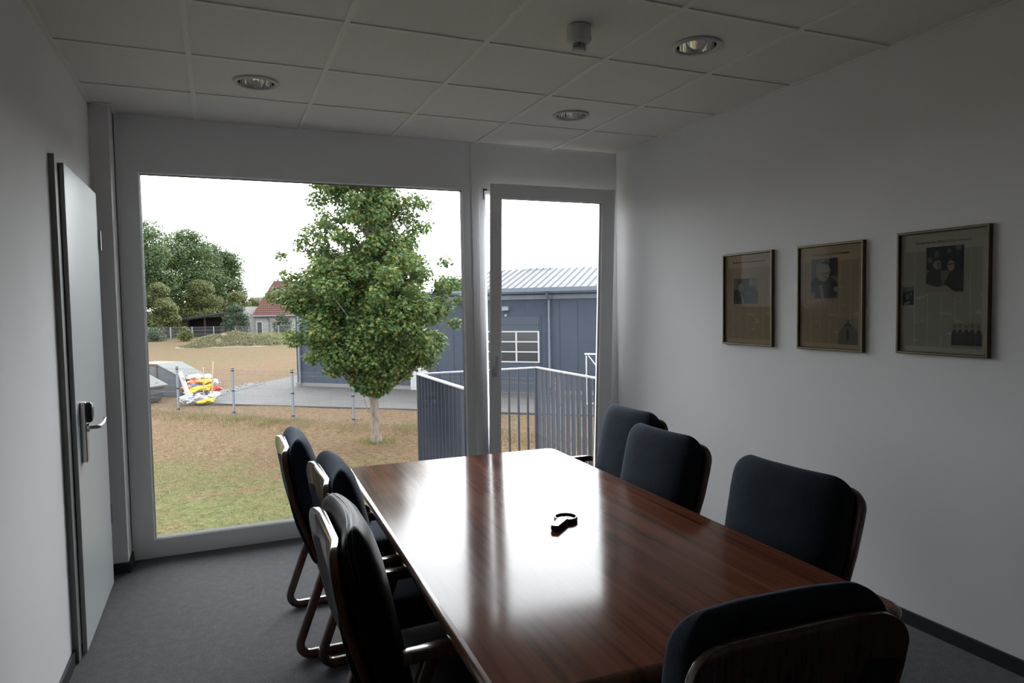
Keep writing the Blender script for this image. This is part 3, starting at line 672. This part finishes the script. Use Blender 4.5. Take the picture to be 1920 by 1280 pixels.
tag(m.build('asphalt_yard', M['asphalt']), kind='structure')
# loose stones along the yard edge
m = MB(); random.seed(3)
for k in range(700):
    f = random.random(); x = -.6 + 2.6 * f - .45 + random.gauss(0, .22); y = 21.9 + 5.2 * f + random.gauss(0, .25); r = random.uniform(.02, .055)
    q = [Vector((random.gauss(0, 1), random.gauss(0, 1), random.gauss(0, 1))).normalized() * r for _ in range(6)]
    m.add([(x + r * a, y + r * b_, G + .03 + r * .7 * c) for a, b_, c in ((1, 0, 0), (-.9, .2, 0), (.1, 1, .1), (0, -1, 0), (.1, .1, 1), (0, 0, -1))], [(0, 2, 4), (2, 1, 4), (1, 3, 4), (3, 0, 4), (2, 0, 5), (1, 2, 5), (3, 1, 5), (0, 3, 5)])
tag(m.build('gravel', M['plinth'], fix=False), 'loose grey stones along the left edge of the asphalt yard', 'gravel', kind='stuff')

# ================================================================ NEAR FENCE
F0 = Vector((-1.15, 19.0, 0)); FD = Vector((.6922, -.7217, 0)); FN = Vector((.7217, .6922, 0))
ft = G + 1.43
sp = [-4.2, -2.1, .05, 2.27, 4.45, 6.48, 8.5, 10.4, 12.31, 14.4, 16.5, 18.6]
fl_ = tuple(F0); fe = empty('mesh_fence', fl_, 0, 'galvanised wire mesh fence with grey posts crossing the lawn behind the tree', 'fence')
for s in sp:
    p = F0 + FD * s; m = MB(); Mx = Matrix.Translation((p.x, p.y, 0)) @ Matrix.Rotation(math.atan2(FD.y, FD.x), 4, 'Z')
    m.box(-.025, .025, -.02, .02, G - .1, ft + .03, 0, Mx); m.box(-.034, .034, -.03, .024, ft + .03, ft + .05, 1, Mx)
    for z in (ft - .03, ft - .62, G + .18): m.box(-.036, .036, -.034, .02, z - .015, z + .015, 1, Mx)
    W(m.build('fence_post', [M['post'], M['black']], fe), fl_)
def wire_panel(o0, dirv, s0, s1, z0, z1, pitch, wr, rails, parent, loc):
    m = MB(); n = int((s1 - s0) / pitch)
    ang = math.atan2(dirv.y, dirv.x); Mx = Matrix.Translation((o0.x, o0.y, 0)) @ Matrix.Rotation(ang, 4, 'Z')
    for k in range(n + 1):
        s = s0 + (s1 - s0) * k / n; m.box(s - wr, s + wr, -wr, wr, z0, z1, 0, Mx)
    for z in rails: m.box(s0, s1, -.010, -.010 + 2.2 * wr, z - 1.4 * wr, z + 1.4 * wr, 0, Mx)
    return W(m.build('mesh_panel', M['wire'], parent, fix=False), loc)
for s0, s1 in zip(sp, sp[1:]): wire_panel(F0, FD, s0, s1, G + .06, ft, .05, .0016, [G + .1, G + .3, G + .5, G + .7, G + .9, G + 1.1, G + 1.3, ft - .02], fe, fl_)
# grass and weeds
def tufts(name, pts, hgt, dens, mat, label, cat, seed, spread=.12, kind='stuff'):
    r = np.random.default_rng(seed); pts = np.array(pts); k = np.repeat(np.arange(len(pts)), dens)
    n = len(k); P = pts[k] + np.column_stack([r.normal(0, spread, n), r.normal(0, spread, n), np.zeros(n)])
    h = hgt * (.4 + .9 * r.random(n)); a = r.random(n) * 2 * PI; lean = r.normal(0, .35, n)
    w = .003 + .004 * r.random(n) + hgt * .012
    dx, dy = np.cos(a), np.sin(a)
    V = np.zeros((n, 3, 3)); V[:, 0] = P + np.column_stack([-dy * w, dx * w, 0 * w]); V[:, 1] = P + np.column_stack([dy * w, -dx * w, 0 * w])
    V[:, 2] = P + np.column_stack([dx * lean * h, dy * lean * h, h])
    o = npmesh(name, V.reshape(-1, 3), np.full(n, 3), np.arange(n * 3), mat); return tag(o, label, cat, kind=kind)
r = np.random.default_rng(11); pts = []
for _ in range(1500):
    s = r.uniform(-3, 17); q = r.normal(-.15, .30); p = F0 + FD * s + FN * q; pts.append((p.x, p.y, G - .02))
tufts('dry_grass', pts, .11, 20, M['straw'], 'unmown dry grass growing along the foot of the near mesh fence', 'grass', 1)
pts = []
for s, n_ in ((1.0, 30), (1.6, 14), (4.1, 34), (5.0, 10), (6.9, 12), (13.2, 40), (14.2, 20), (2.6, 20), (8.2, 14)):
    for _ in range(n_): p = F0 + FD * (s + r.normal(0, .3)) + FN * (r.normal(-.3, .2)); pts.append((p.x, p.y, G - .02))
tufts('green_weeds', pts, .14, 26, M['weed'], 'green weeds in clumps at the foot of the near mesh fence', 'weeds', 2)
pts = [(r.uniform(-2, 9), r.uniform(6.0, 17.5), G - .03) for _ in range(5200)]
pts = [p for p in pts if (p[0] + 1.15) * .7217 + (p[1] - 19) * .6922 < -.3]
tufts('lawn_grass', pts, .04, 9, M['straw'], 'short dried grass blades over the lawn outside the window', 'grass', 4, .16)

# ================================================================ MAPLE
tx, ty = 3.42, 11.86
def maple():
    t = empty('maple_tree', (tx, ty, G), 0, 'young green maple with a pale trunk and broad leafy crown on the lawn', 'tree')
    rg = np.random.default_rng(5); R_ = random.Random(5)
    m = MB(); m.tube([(0, 0, -.1), (0, 0, .02), (-.01, 0, .25), (-.03, 0, .9), (-.03, .0, 1.5), (0, .02, 2.3), (.08, 0, 3.2), (.05, 0, 4.2), (.06, 0, 5.4), (.05, 0, 6.4)], [.16, .135, .108, .098, .098, .085, .065, .045, .028, .010], 14)
    m.build('trunk', M['bark'], t, smooth=True)
    prof = [(1.25, .15), (1.55, .85), (2.0, 1.45), (2.6, 1.85), (3.2, 2.2), (3.8, 2.15), (4.4, 1.75), (5.0, 1.45), (5.8, 1.35), (6.4, 1.0), (6.9, .4)]
    zs = np.array([a for a, _ in prof]); rs = np.array([b for _, b in prof])
    C_ = []; Rr = []; br = MB()
    for i in range(340):
        z = 1.35 + 5.35 * rg.random() ** 1.12; rmax = np.interp(z, zs, rs) * rg.uniform(.80, 1.08); q = rmax * math.sqrt(rg.uniform(.12, 1)); a = rg.uniform(0, 2 * PI)
        if z > 4.6 and rg.random() < .18: continue
        b_ = rg.uniform(.24, .44) * (1 if z < 4.6 else .85); q = max(0, q - b_ * .6)
        p = (q * math.cos(a), q * math.sin(a), z); C_.append(p); Rr.append(b_)
        if i % 4 == 0:
            z0 = max(1.1, z - .35 - q * .55); br.tube([(.0, 0, z0), (p[0] * .5, p[1] * .5, z0 + (z - z0) * .42), p], [.028, .016, .006], 5)
    # outlying sprays seen at the left and right of the crown
    for p, b_ in (((-2.0, .2, 4.35), .17), ((-1.85, .3, 3.9), .25), ((-2.1, .2, 3.45), .28), ((1.75, -.1, 4.25), .22), ((2.05, -.2, 3.7), .25), ((2.15, -.3, 3.3), .26), ((-1.55, .1, 4.6), .22), ((-1.2, .1, 5.6), .28), ((-1.15, .1, 6.0), .22), ((1.25, -.1, 5.6), .26), ((1.2, -.1, 5.1), .3), ((1.9, -.3, 2.75), .22), ((-1.75, .2, 2.5), .3), ((-.2, -.2, 1.22), .16), ((-.35, -.1, 1.3), .2)):
        C_.append(p); Rr.append(b_); br.tube([(0, 0, max(1.1, p[2] - 1.3)), (p[0] * .5, p[1] * .5, p[2] - .6), p], [.024, .014, .005], 5)
    br.build('branches', M['bark'], t, smooth=True)
    C_ = np.array(C_); Rr = np.array(Rr); P, Dn = blob_points(C_, Rr, 95000, rg, .3, .75)
    nr = Dn * .6 + rg.normal(size=P.shape) * .55 + np.array([0, 0, .75])
    leaves('foliage', P, nr, .071, MAPLE, M['maple'], rg, t)
maple()
pts = [(tx + r.normal(0, .22), ty + r.normal(0, .22), G - .02) for _ in range(60)]
tufts('grass_tuft', pts, .07, 22, M['weed'], 'tuft of green grass round the foot of the maple trunk', 'grass', 9, .1)

# ================================================================ FAR TREES, SHRUBS
def big_tree(name, x, y, h, w, mat, label, cat, group, seed, n=5200, leaf=.30, low=.12):
    t = empty(name, (x, y, G), 0, label, cat, group); rg = np.random.default_rng(seed)
    m = MB(); m.tube([(0, 0, -.2), (0, 0, h * .2), (.1, 0, h * .5), (0, 0, h * .8)], [w * .025 + .03, w * .022 + .02, w * .014 + .01, .02], 8); m.build('trunk', M['bark'], t, smooth=True)
    C_ = []; Rr = []
    for i in range(80):
        z = h * rg.uniform(low + .08, .93); f = (z / h - low) / (1 - low); rm = w * .5 * (math.sin(PI * min(1, .12 + f * .86)) ** .6); q = rm * math.sqrt(rg.uniform(.2, 1)); a = rg.uniform(0, 2 * PI); b_ = w * rg.uniform(.11, .18)
        q = max(0, q - b_ * .6); C_.append((q * math.cos(a), q * math.sin(a), z)); Rr.append(b_)
    P, Dn = blob_points(np.array(C_), np.array(Rr), n, rg, .6, .75)
    leaves('foliage', P, Dn * .9 + rg.normal(size=P.shape) * .5 + np.array([0, 0, .4]), leaf, OVAL, mat, rg, t); return t
GT = 'woodland trees beyond the field'
big_tree('oak_tree', -14.7, 92, 16.3, 14.2, M['oak1'], 'tall green tree at the left end of the woodland, cut by the window frame', 'tree', GT, 21, 40000, .24, -.05)
big_tree('oak_tree', -9.0, 99, 16.1, 13, M['oak'], 'tall dark green tree second from the left in the woodland', 'tree', GT, 22, 40000, .24, -.05)
big_tree('oak_tree', -3.8, 105, 14.9, 12, M['oak'], 'dark green tree in the middle of the woodland, above the carport roof', 'tree', GT, 23, 40000, .24, -.05)
big_tree('oak_tree', .3, 111, 13.7, 11, M['oak'], 'rounded dark green tree at the right end of the woodland, sloping down to the roofs', 'tree', GT, 24, 40000, .24, -.05)
big_tree('young_tree', -6.3, 88, 6.6, 5.0, M['oak2'], 'low yellowing tree at the woodland edge left of the carport', 'tree', 'yellowing trees', 25, 26000, .17, -.4)
big_tree('young_tree', -11.2, 86, 4.6, 6.0, M['oak2'], 'low brownish tree at the woodland edge by the window frame', 'tree', 'yellowing trees', 26, 26000, .17, -.4)
big_tree('young_tree', -2.2, 97.5, 7.2, 7.0, M['oak2'], 'yellow-green tree just above the left end of the carport roof', 'tree', 'yellowing trees', 27, 26000, .17, -.4)
big_tree('young_tree', 2.6, 99, 5.6, 5.5, M['oak2'], 'yellow-green tree above the right end of the carport roof', 'tree', 'yellowing trees', 28, 18000, .17, -.4)
big_tree('young_tree', 5.6, 108, 4.9, 5.5, M['oak2'], 'pale green tree between the woodland and the red roof', 'tree', 'yellowing trees', 29, 18000, .17, -.4)
big_tree('round_shrub', 2.05, 82, 3.9, 3.5, M['ever'], 'large rounded dark shrub covering the right end of the carport', 'shrub', 'dark garden shrubs', 31, 5200, .15, -.1)
big_tree('round_shrub', 6.95, 80.5, 2.7, 2.5, M['ever'], 'dark shrub in front of the white house wall near the grey hall', 'shrub', 'dark garden shrubs', 32, 3200, .13, -.1)
big_tree('round_shrub', -6.6, 79, 1.35, 4.0, M['ever'], 'low dark shrub spreading behind the far fence by the window frame', 'shrub', 'dark garden shrubs', 33, 3200, .13, -.1)
big_tree('weedy_bush', -3.1, 76, 1.5, 1.7, M['oak2'], 'small yellow-green bush beside the far fence left of the mound', 'shrub', 'yellow green bushes', 34, 2200, .12, -.1)
# mound
t = empty('earth_mound', (1.0, 63, G), 0, 'long low mound of earth overgrown with weeds and brambles in the field', 'mound')
def mound_h(x, y):
    return 1.05 * math.exp(-((x + .6) / 2.3) ** 2 - (y / 2.2) ** 2) + .62 * math.exp(-((x - 2.6) / 2.4) ** 2 - (y / 2.2) ** 2)
m = MB(); nx_, ny_ = 48, 24; vs = []
for j in range(ny_):
    for i in range(nx_):
        x = -6 + 13 * i / (nx_ - 1); y = -5 + 10 * j / (ny_ - 1); vs.append((x, y, mound_h(x, y) * (1 + .12 * math.sin(x * 3.1 + y) * math.sin(y * 2.7)) - .12))
m.add(vs, [(j * nx_ + i, j * nx_ + i + 1, (j + 1) * nx_ + i + 1, (j + 1) * nx_ + i) for j in range(ny_ - 1) for i in range(nx_ - 1)])
m.build('soil', M['soil'], t, smooth=True)
rg = np.random.default_rng(41); n = 26000; px = rg.uniform(-4.2, 5.2, n); py = rg.uniform(-3, 2.5, n); pz = np.array([mound_h(a, b_) for a, b_ in zip(px, py)])
kp = (pz > .10) & (rg.random(n) < .9); P = np.stack([px, py, pz - .10 + rg.random(n) * .30 * (np.sin(px * 2.1) * .5 + .6)], -1)[kp]
o = leaves('brambles', P, rg.normal(size=P.shape) + np.array([0, -.4, .8]), .085, OVAL, M['brambles'], rg, t)
r = np.random.default_rng(17)
pts = [(r.uniform(2.8, 9.0), r.uniform(66, 72), G) for _ in range(260)]
tufts('tall_weeds', pts, .75, 34, M['weed'], 'tall weeds between the mound and the white house', 'weeds', 5, .35)

# ================================================================ FAR FENCE
q0 = Vector((-9.5, 85.5, 0)); q1 = Vector((11.0, 77.0, 0)); qd = (q1 - q0).normalized(); ql = tuple(q0)
f2 = empty('garden_fence', ql, 0, 'distant pale wire fence in front of the carport and white house', 'fence')
L = (q1 - q0).length; Mx = Matrix.Translation(q0) @ Matrix.Rotation(math.atan2(qd.y, qd.x), 4, 'Z')
ns = 9
for k in range(ns + 1):
    s = L * k / ns; m = MB(); m.box(s - .05, s + .05, -.05, .05, G, G + 1.35, 0, Mx); W(m.build('fence_post', M['post'], f2), ql)
for k in range(ns):
    s0, s1 = L * k / ns, L * (k + 1) / ns; m = MB()
    for z in (.1, .5, .9, 1.3): m.box(s0, s1, -.01, .01, G + z - .014, G + z + .014, 0, Mx)
    for j in range(26): s = s0 + (s1 - s0) * j / 26; m.box(s - .006, s + .006, -.006, .006, G + .05, G + 1.32, 0, Mx)
    W(m.build('mesh_panel', M['wire'], f2, fix=False), ql)

# ================================================================ HOUSE, CARPORT, FAR ROOF
hl_ = (3.9, 84.5, G)
hs = empty('house', hl_, math.radians(-8), 'white rendered house with a steep red tiled roof behind the mound', 'house')
def prism(m, pts, y0, y1, mi=0):
    n = len(pts); m.add([(x, y0, z) for x, z in pts] + [(x, y1, z) for x, z in pts], [tuple(range(n)), tuple(range(2 * n - 1, n - 1, -1))] + [(k, (k + 1) % n, n + (k + 1) % n, n + k) for k in range(n)], mi)
m = MB(); m.box(.35, 13, 0, 7, 0, 2.6); m.box(-1.4, 1.2, 1.0, 6, 0, 3.55); m.build('wall', M['plaster'], hs)
# roof: hipped towards the left
m = MB(); e = 2.42; rz_ = 6.75
v = [(.0, -.5, e), (13.5, -.5, e), (13.5, 7.5, e), (.0, 7.5, e), (2.35, 3.5, rz_), (13.5, 3.5, rz_)]
m.add(v, [(0, 1, 5, 4), (3, 4, 5, 2), (0, 4, 3), (1, 2, 5), (0, 3, 2, 1)]); rf = m.build('roof', M['redtile'], hs)
m = MB(); c_ = Vector((3.05, 1.25, 4.35)); nrm = Vector((0, -(rz_ - e), 4.0)).normalized(); ux = Vector((1, 0, 0)); uy = nrm.cross(ux)
m.add([tuple(c_ + ux * a * .42 + uy * b_ * .55 + nrm * h_) for h_ in (-.05, .08) for a, b_ in ((-1, -1), (1, -1), (1, 1), (-1, 1))], [(0, 1, 2, 3), (4, 7, 6, 5), (0, 4, 5, 1), (1, 5, 6, 2), (2, 6, 7, 3), (3, 7, 4, 0)])
m.build('skylight', M['white'], rf)
m = MB(); m.tube([(0, -.58, e - .05), (13, -.58, e - .05)], .08, 8); m.tube([(1.65, -.55, e - .05), (1.75, -.3, e - .3), (1.95, -.12, e - .55), (1.95, -.08, 0)], .05, 8); m.build('gutter', M['gutter'], hs)
def hwin(name, x0, x1, z0, z1):
    m = MB(); frame_rect(m, x0 + .1, x1 - .1, z0 + .1, z1 - .1, x0, x1, z0, z1, -.05, .02); o = m.build(name, M['white'], hs)
    box('pane', M['pane'], x0 + .1, x1 - .1, -.02, .0, z0 + .1, z1 - .1, o)
hwin('glass_door', .45, 1.15, 0, 1.75); hwin('window', 2.75, 3.3, .85, 1.75)
cl_ = (-1.5, 88.5, G); cp = empty('carport', cl_, math.radians(-4), 'dark open timber carport with a sloping roof beside the white house', 'carport')
m = MB(); prism(m, [(-2.9, 2.10), (3.9, 2.94), (3.9, 3.11), (-3.0, 2.25)], -.6, 4.5); m.build('roof', M['joint'], cp)
m = MB(); prism(m, [(-2.2, 2.0), (3.8, 2.78), (3.8, 2.96), (-2.8, 2.13)], -.5, -.3); m.build('fascia', M['darkwood'], cp)
box('back_wall', M['darkwood'], -2.0, 3.8, 3.9, 4.1, 0, 2.3, cp); m = MB(); prism(m, [(-2.0, 0), (-1.9, 0), (-1.9, 2.2), (-2.0, 2.2)], 0, 4.1); m.build('side_wall', M['darkwood'], cp)
for x in (-1.95, .1, 2.2, 3.7): box('carport_post', M['darkwood'], x - .09, x + .09, -.15, .05, 0, 2.1 + .12 * (x + 2.9), cp)
hd = empty('distant_house', (9.0, 120, G), math.radians(-5), 'distant house with a low red roof left of the steep red roof', 'house')
m = MB(); m.box(-5, 6, 0, 8, 0, 3.3); m.build('wall', M['plaster'], hd)
m = MB(); m.add([(-5.6, -.5, 3.2), (6.5, -.5, 3.2), (6.5, 8.5, 3.2), (-5.6, 8.5, 3.2), (-3.9, 4, 5.35), (6.5, 4, 5.35)], [(0, 1, 5, 4), (3, 4, 5, 2), (0, 4, 3), (1, 2, 5), (0, 3, 2, 1)]); rf2 = m.build('roof', M['redtile'], hd)
box('skylight', M['white'], -1.6, -.7, 1.3, 2.2, 4.0, 4.28, rf2)
# pale garden wall
gw = box('garden_wall', M['plaster'], -8.9, -5.6, 92, 92.2, G, G + 1.5); tag(gw, 'pale low wall at the field edge by the window frame', 'wall')

# ================================================================ GREY HALL
bl_ = tuple(A); hb = empty('industrial_hall', bl_, 0, 'long blue-grey metal clad hall with a pale ribbed roof across the yard', 'building')
def hp(name, mat, boxes, parent=None, fix=True, bevel=0):
    """boxes in facade coordinates: s0,s1,depth0,depth1,z0,z1[,mi]"""
    m = MB()
    for bx in boxes:
        s0, s1, d0, d1, z0, z1 = bx[:6]; mi = bx[6] if len(bx) > 6 else 0
        m.add([FP(s, d_, z) for z in (z0, z1) for d_ in (d0, d1) for s in (s0, s1)], [(0, 2, 3, 1), (4, 5, 7, 6), (0, 1, 5, 4), (2, 6, 7, 3), (0, 4, 6, 2), (1, 3, 7, 5)], mi)
    o = m.build(name, mat, parent or hb, bevel=bevel)
    if not parent: W(o, bl_)
    return o
EV = 2.02
hp('wall', M['clad'], [(0, 6.9, 0, 9, G + .16, EV), (6.9, 30, 0, 16, G + .16, EV)])
jt = [.9, 1.9, 2.9, 3.9, 4.9] + [6.44, 7.12, 11.23, 11.88, 12.55, 13.3, 14.3, 15.3, 16.3]
hp('panel_joints', M['joint'], [(s - .012, s + .012, -.004, .01, G + .16, EV - .02) for s in jt])
hp('plinth', M['plinth'], [(-.03, 30, -.02, .3, G - .1, G + .16)])
hp('white_panel', M['white'], [(5.29, 6.03, -.06, .05, G + .02, EV - .9)])
hp('flat_roof', M['gutter'], [(-.12, 7.0, -.15, 9.1, EV, EV + .10)])
# pitched roof with ribs
m = MB(); m.add([FP(6.85, -.3, EV + .12), FP(30, -.3, EV + .12), FP(30, 2.4, 2.95), FP(6.85, 2.4, 2.95), FP(30, 16.3, 2.5), FP(6.85, 16.3, 2.5), FP(6.85, -.3, EV), FP(30, -.3, EV), FP(30, 16.3, EV), FP(6.85, 16.3, EV)], [(0, 1, 2, 3), (3, 2, 4, 5), (0, 3, 5, 9, 6), (1, 7, 8, 4, 2), (0, 6, 7, 1), (5, 4, 8, 9)])
rfm = W(m.build('sheet_roof', M['roofmetal'], hb), bl_)
m = MB(); s = 6.9
while s < 24:
    h_ = .035; m.add([FP(s - .03, -.3, EV + .12), FP(s + .03, -.3, EV + .12), FP(s + .03, 2.4, 2.95), FP(s - .03, 2.4, 2.95), FP(s - .015, -.3, EV + .12 + h_), FP(s + .015, -.3, EV + .12 + h_), FP(s + .015, 2.4, 2.95 + h_), FP(s - .015, 2.4, 2.95 + h_)], [(4, 5, 6, 7), (0, 1, 5, 4), (1, 2, 6, 5), (3, 0, 4, 7), (2, 3, 7, 6)]); s += .27
m.build('roof_ribs', M['roofrib'], rfm)
hp('gutter', M['gutter'], [(6.8, 30, -.44, -.28, EV + .0, EV + .14), (6.9, 30, -.30, .0, EV - .06, EV + .0)])
hp('fascia', M['gutter'], [(6.9, 30, -.05, .0, EV - .26, EV - .10)])
hp('roof_vent', M['white'], [(9.05, 9.38, 2.5, 3.0, 2.9, 3.28)]); hp('roof_hatch', M['white'], [(9.12, 10.25, 2.42, 3.6, 2.9, 3.10)])
gt = hp('sectional_gate', M['gate'], [(7.72, 10.47, -.035, .02, G + .05, 1.14)])
hp('gate_frame', M['clad'], [(7.64, 7.72, -.02, .01, G + .05, 1.20), (10.47, 10.55, -.02, .01, G + .05, 1.20), (7.64, 10.55, -.03, .01, 1.14, 1.20)])
hp('gate_seams', M['joint'], [(7.74, 10.46, -.038, -.03, z - .008, z + .008) for z in (.86, -.72, -1.1)], gt)
rows = [(.62, .26), (.26, -.10), (-.10, -.46)]
bars = [(7.80, 10.49, -.075, -.035, z - .022, z + .022) for z in (.62, .26, -.10, -.46)] + [(s - .03, s + .03, -.074, -.035, -.46, .62) for s in (7.83, 8.71, 9.62, 10.46)]
gwn = hp('gate_window', M['white'], bars, gt); hp('pane', M['pane'], [(7.83, 10.46, -.050, -.036, -.46, .62)], gwn)
for sd, zb in ((10.87, G + .25), (.22, G + .1)):
    m = MB(); m.tube([FP(sd, -.36, EV - .0), FP(sd, -.3, EV - .15), FP(sd, -.1, EV - .3), FP(sd, -.1, zb + .15), FP(sd, -.14, zb)], .05, 10)
    for z in (.62, -.5): m.tube([FP(sd, -.1, z - .02), FP(sd, -.1, z + .02)], .062, 10)
    W(m.build('downpipe', M['gutter'], hb, smooth=True), bl_)
hp('wall_lamp', M['post'], [(9.12, 9.36, -.16, .0, 1.38, 1.52)]); hp('wall_sensor', M['post'], [(9.19, 9.28, -.08, 0, 1.16, 1.24)])
hp('chimney', M['redtile'], [(3.95, 4.2, 2, 2.25, EV, EV + .42)])
# steel frame leaning in the yard, barriers
rk = empty('steel_rack', FP(12.78, -2.3, G), math.atan2(D.y, D.x), 'galvanised steel tube frame with a diagonal brace standing in the yard', 'steel frame')
m = MB(); q = [(0, 0), (.9, 0), (1.9, 0)]
for x, y in q: m.tube([(x * .35, y, 0), (x * .35, y, 1.56)], .028, 8)
m.tube([(-.05, 0, 1.60), (2.2, 0, 1.60)], .035, 8); m.tube([(.05, 0, 1.58), (.85, 0, .55)], .022, 8); m.tube([(0, 0, .06), (2.2, 0, .06)], .03, 8); m.tube([(2.1, 0, 0), (2.1, 0, 1.62)], .028, 8)
m.build('tube_frame', M['alu'], rk, smooth=True)
for k, (x, y, lb) in enumerate(((10.66, 17.45, 'red and white warning post in the yard behind the balcony bars, left of a pair'), (10.86, 17.30, 'red and white warning post in the yard behind the balcony bars, right of a pair'))):
    bo = empty('warning_post', (x, y, G), 0, lb, 'bollard', 'warning posts in the yard'); box('post_board', M['red'], -.055, .055, -.02, .02, .08, .60, bo); m = MB()
    for z in (.22, .40): m.box(-.0555, .0555, -.0205, .0205, z, z + .035)
    m.build('white_stripe', M['white'], bo); box('foot', M['black'], -.09, .09, -.09, .09, 0, .08, bo)

# ================================================================ SKIPS AND RUBBISH
# big skip: seen from its long side, lid falling to the right
def skip2(loc, rz, Lg, Dp, hhi, hlo, flat, label):
    """profile along x: full height for 'flat', then slopes down to hlo at the right end"""
    t = empty('waste_skip', loc, rz, label, 'waste container', 'grey waste containers with lids')
    pts = [(0, 0), (Lg * .92, 0), (Lg, hlo * .55), (Lg, hlo), (flat, hhi), (0, hhi)]
    m = MB(); prism(m, pts, 0, Dp); m.build('container_body', M['skip'], t)
    m = MB(); prism(m, [(flat - .02, hhi), (Lg + .12, hlo - .02), (Lg + .12, hlo + .03), (flat, hhi + .06)], -.07, Dp + .07); ld_ = m.build('lid', M['skiplid'], t)
    m = MB(); m.box(Lg * .9, Lg * .97, .2, .3, hlo + .0, hlo + .12); m.box(Lg * .9, Lg * .97, Dp - .3, Dp - .2, hlo + .0, hlo + .12); m.build('lid_hinge', M['black'], ld_)
    m = MB(); m.box(flat - .10, flat - .02, -.04, 0, 0, hhi); m.box(-.02, flat, -.05, Dp + .05, hhi, hhi + .05); m.build('top_rim', M['rust'], t)
    return t
skip2((-2.94, 25.36, G), math.radians(-41.9), 2.37, 1.07, 1.15, .65, 1.2, 'large grey waste skip with a weathered sloping lid behind the rubbish heap')
skip2((-3.95, 23.38, G), math.radians(-41.9), 2.0, 1.07, 1.02, .55, .9, 'smaller grey waste skip with a pale lid cut by the window frame')
# rubbish: bags and sheets
def bag(x, y, z, sx, sy, sz, mat, name, label, cat, group, seed, rz=0):
    r_ = random.Random(seed); m = MB(); nu, nv = 16, 9; ph = [r_.uniform(0, 6.28) for _ in range(4)]; rings_ = []
    for j in range(nv):
        v = -PI / 2 + PI * (j + .25) / (nv - .5); ring = []
        for i in range(nu):
            u = 2 * PI * i / nu; q = 1 + .20 * math.sin(3 * u + ph[0] + 2 * v) + .16 * math.sin(5 * u + ph[1] - 3 * v) + r_.uniform(-.17, .17)
            ring.append((sx * q * math.cos(v) * math.cos(u), sy * q * math.cos(v) * math.sin(u), sz * (1 + .25 * math.sin(4 * u + ph[3]) + r_.uniform(-.2, .2)) * math.sin(v)))
        rings_.append(ring)
    m.rings(rings_); o = m.build(name, M[mat], None); o.location = (x, y, z); o.rotation_euler = (0, 0, rz)
    return tag(o, label, cat, group)
GB = 'rubbish heaped beside the waste skips'
items = [(-.62, 21.75, .16, .42, .16, .16, 'lilac', 'flattened lilac plastic sheet lying along the bottom of the rubbish heap'),
 (-.92, 21.80, .14, .30, .20, .14, 'bagwhite', 'white crumpled sheet at the lower left of the rubbish heap'),
 (-.30, 21.55, .07, .20, .12, .075, 'yellow', 'bright yellow sack lying on the asphalt at the front of the rubbish heap'),
 (-.55, 21.45, .05, .16, .10, .05, 'yellow', 'flat yellow sheet under the lilac sheet at the front of the heap'),
 (-.85, 21.90, .36, .22, .18, .09, 'yellow', 'yellow sack at the left of the rubbish heap below the orange bundle'),
 (-.52, 21.95, .45, .30, .18, .10, 'yellow', 'large yellow sack in the middle of the rubbish heap'),
 (-.25, 22.05, .50, .22, .18, .09, 'yellow', 'yellow sack in the right half of the heap between red bundles'),
 (-.38, 22.15, .68, .26, .16, .07, 'yellow', 'yellow sheet near the top of the rubbish heap'),
 (-.22, 22.20, .60, .30, .16, .05, 'red', 'dark red sheet in the upper part of the rubbish heap'),
 (-.08, 21.95, .42, .20, .16, .08, 'red', 'bright red sack at the right end of the rubbish heap'),
 (-.70, 22.20, .66, .28, .16, .08, 'orange', 'orange-red sheet at the top left of the rubbish heap'),
 (-.98, 22.05, .50, .16, .14, .10, 'orange', 'orange bundle at the left of the heap beside the white tube'),
 (-.78, 22.10, .55, .20, .14, .08, 'blue', 'grey-blue sheet in the middle of the heap under the orange one'),
 (-.30, 22.35, .82, .16, .14, .09, 'bagwhite', 'white bag crowning the rubbish heap between the two laths'),
 (-.68, 22.50, .80, .30, .18, .10, 'cream', 'cream coloured cloth on the top left of the rubbish heap'),
 (-.08, 22.05, .62, .12, .12, .12, 'lilac', 'grey-lilac bundle at the right end above the red sack'),
 (-.70, 21.85, .30, .20, .16, .12, 'dark', 'dark bundle deep in the lower middle of the rubbish heap'),
 (-.42, 21.85, .28, .16, .14, .12, 'dark', 'black and white bundle low in the heap below the yellow sacks'),
 (-.14, 21.80, .22, .22, .15, .12, 'bagwhite', 'white and pink striped bag at the lower right of the rubbish heap')]
for k, (x, y, z, sx, sy, sz, mt, lb) in enumerate(items):
    bag(x, y - .25, G + .02 + z, sx, sy, sz, mt, 'rubbish_sack', lb, 'rubbish sack', GB, k, random.Random(k).uniform(-.3, .3))
m = MB(); m.tube([(-.93, 21.45, G + .30), (-1.16, 21.5, G + 1.12)], .075, 4); o = m.build('packing_tube', M['bagwhite']); tag(o, 'long white cardboard tube standing up at the left of the rubbish heap', 'packing tube')
m = MB()
for f, mt in ((.72, 0), (.63, 1)):
    p0 = Vector((-.93, 21.45, G + .30)); p1 = Vector((-1.16, 21.5, G + 1.12)); a = p0.lerp(p1, f - .02); b_ = p0.lerp(p1, f + .02); m.tube([a + Vector((.02, -.01, 0)), b_ + Vector((.02, -.01, 0))], .070, 4, mi=mt)
bt = m.build('coloured_label', [M['orange'], M['green']], o)
for x0_, x1_, lb in ((-.46, -.43, 'pale wooden lath sticking up from the rubbish heap, left of two'), (-.20, -.12, 'pale wooden lath sticking up from the rubbish heap, right of two')):
    m = MB(); zt = 1.22 if x0_ < -.3 else 1.40; m.tube([(x0_, 21.42, G + .12), (x1_, 21.6, G + zt)], .022, 4); tag(m.build('wooden_lath', M['pine']), lb, 'wooden lath', 'laths in the rubbish heap')
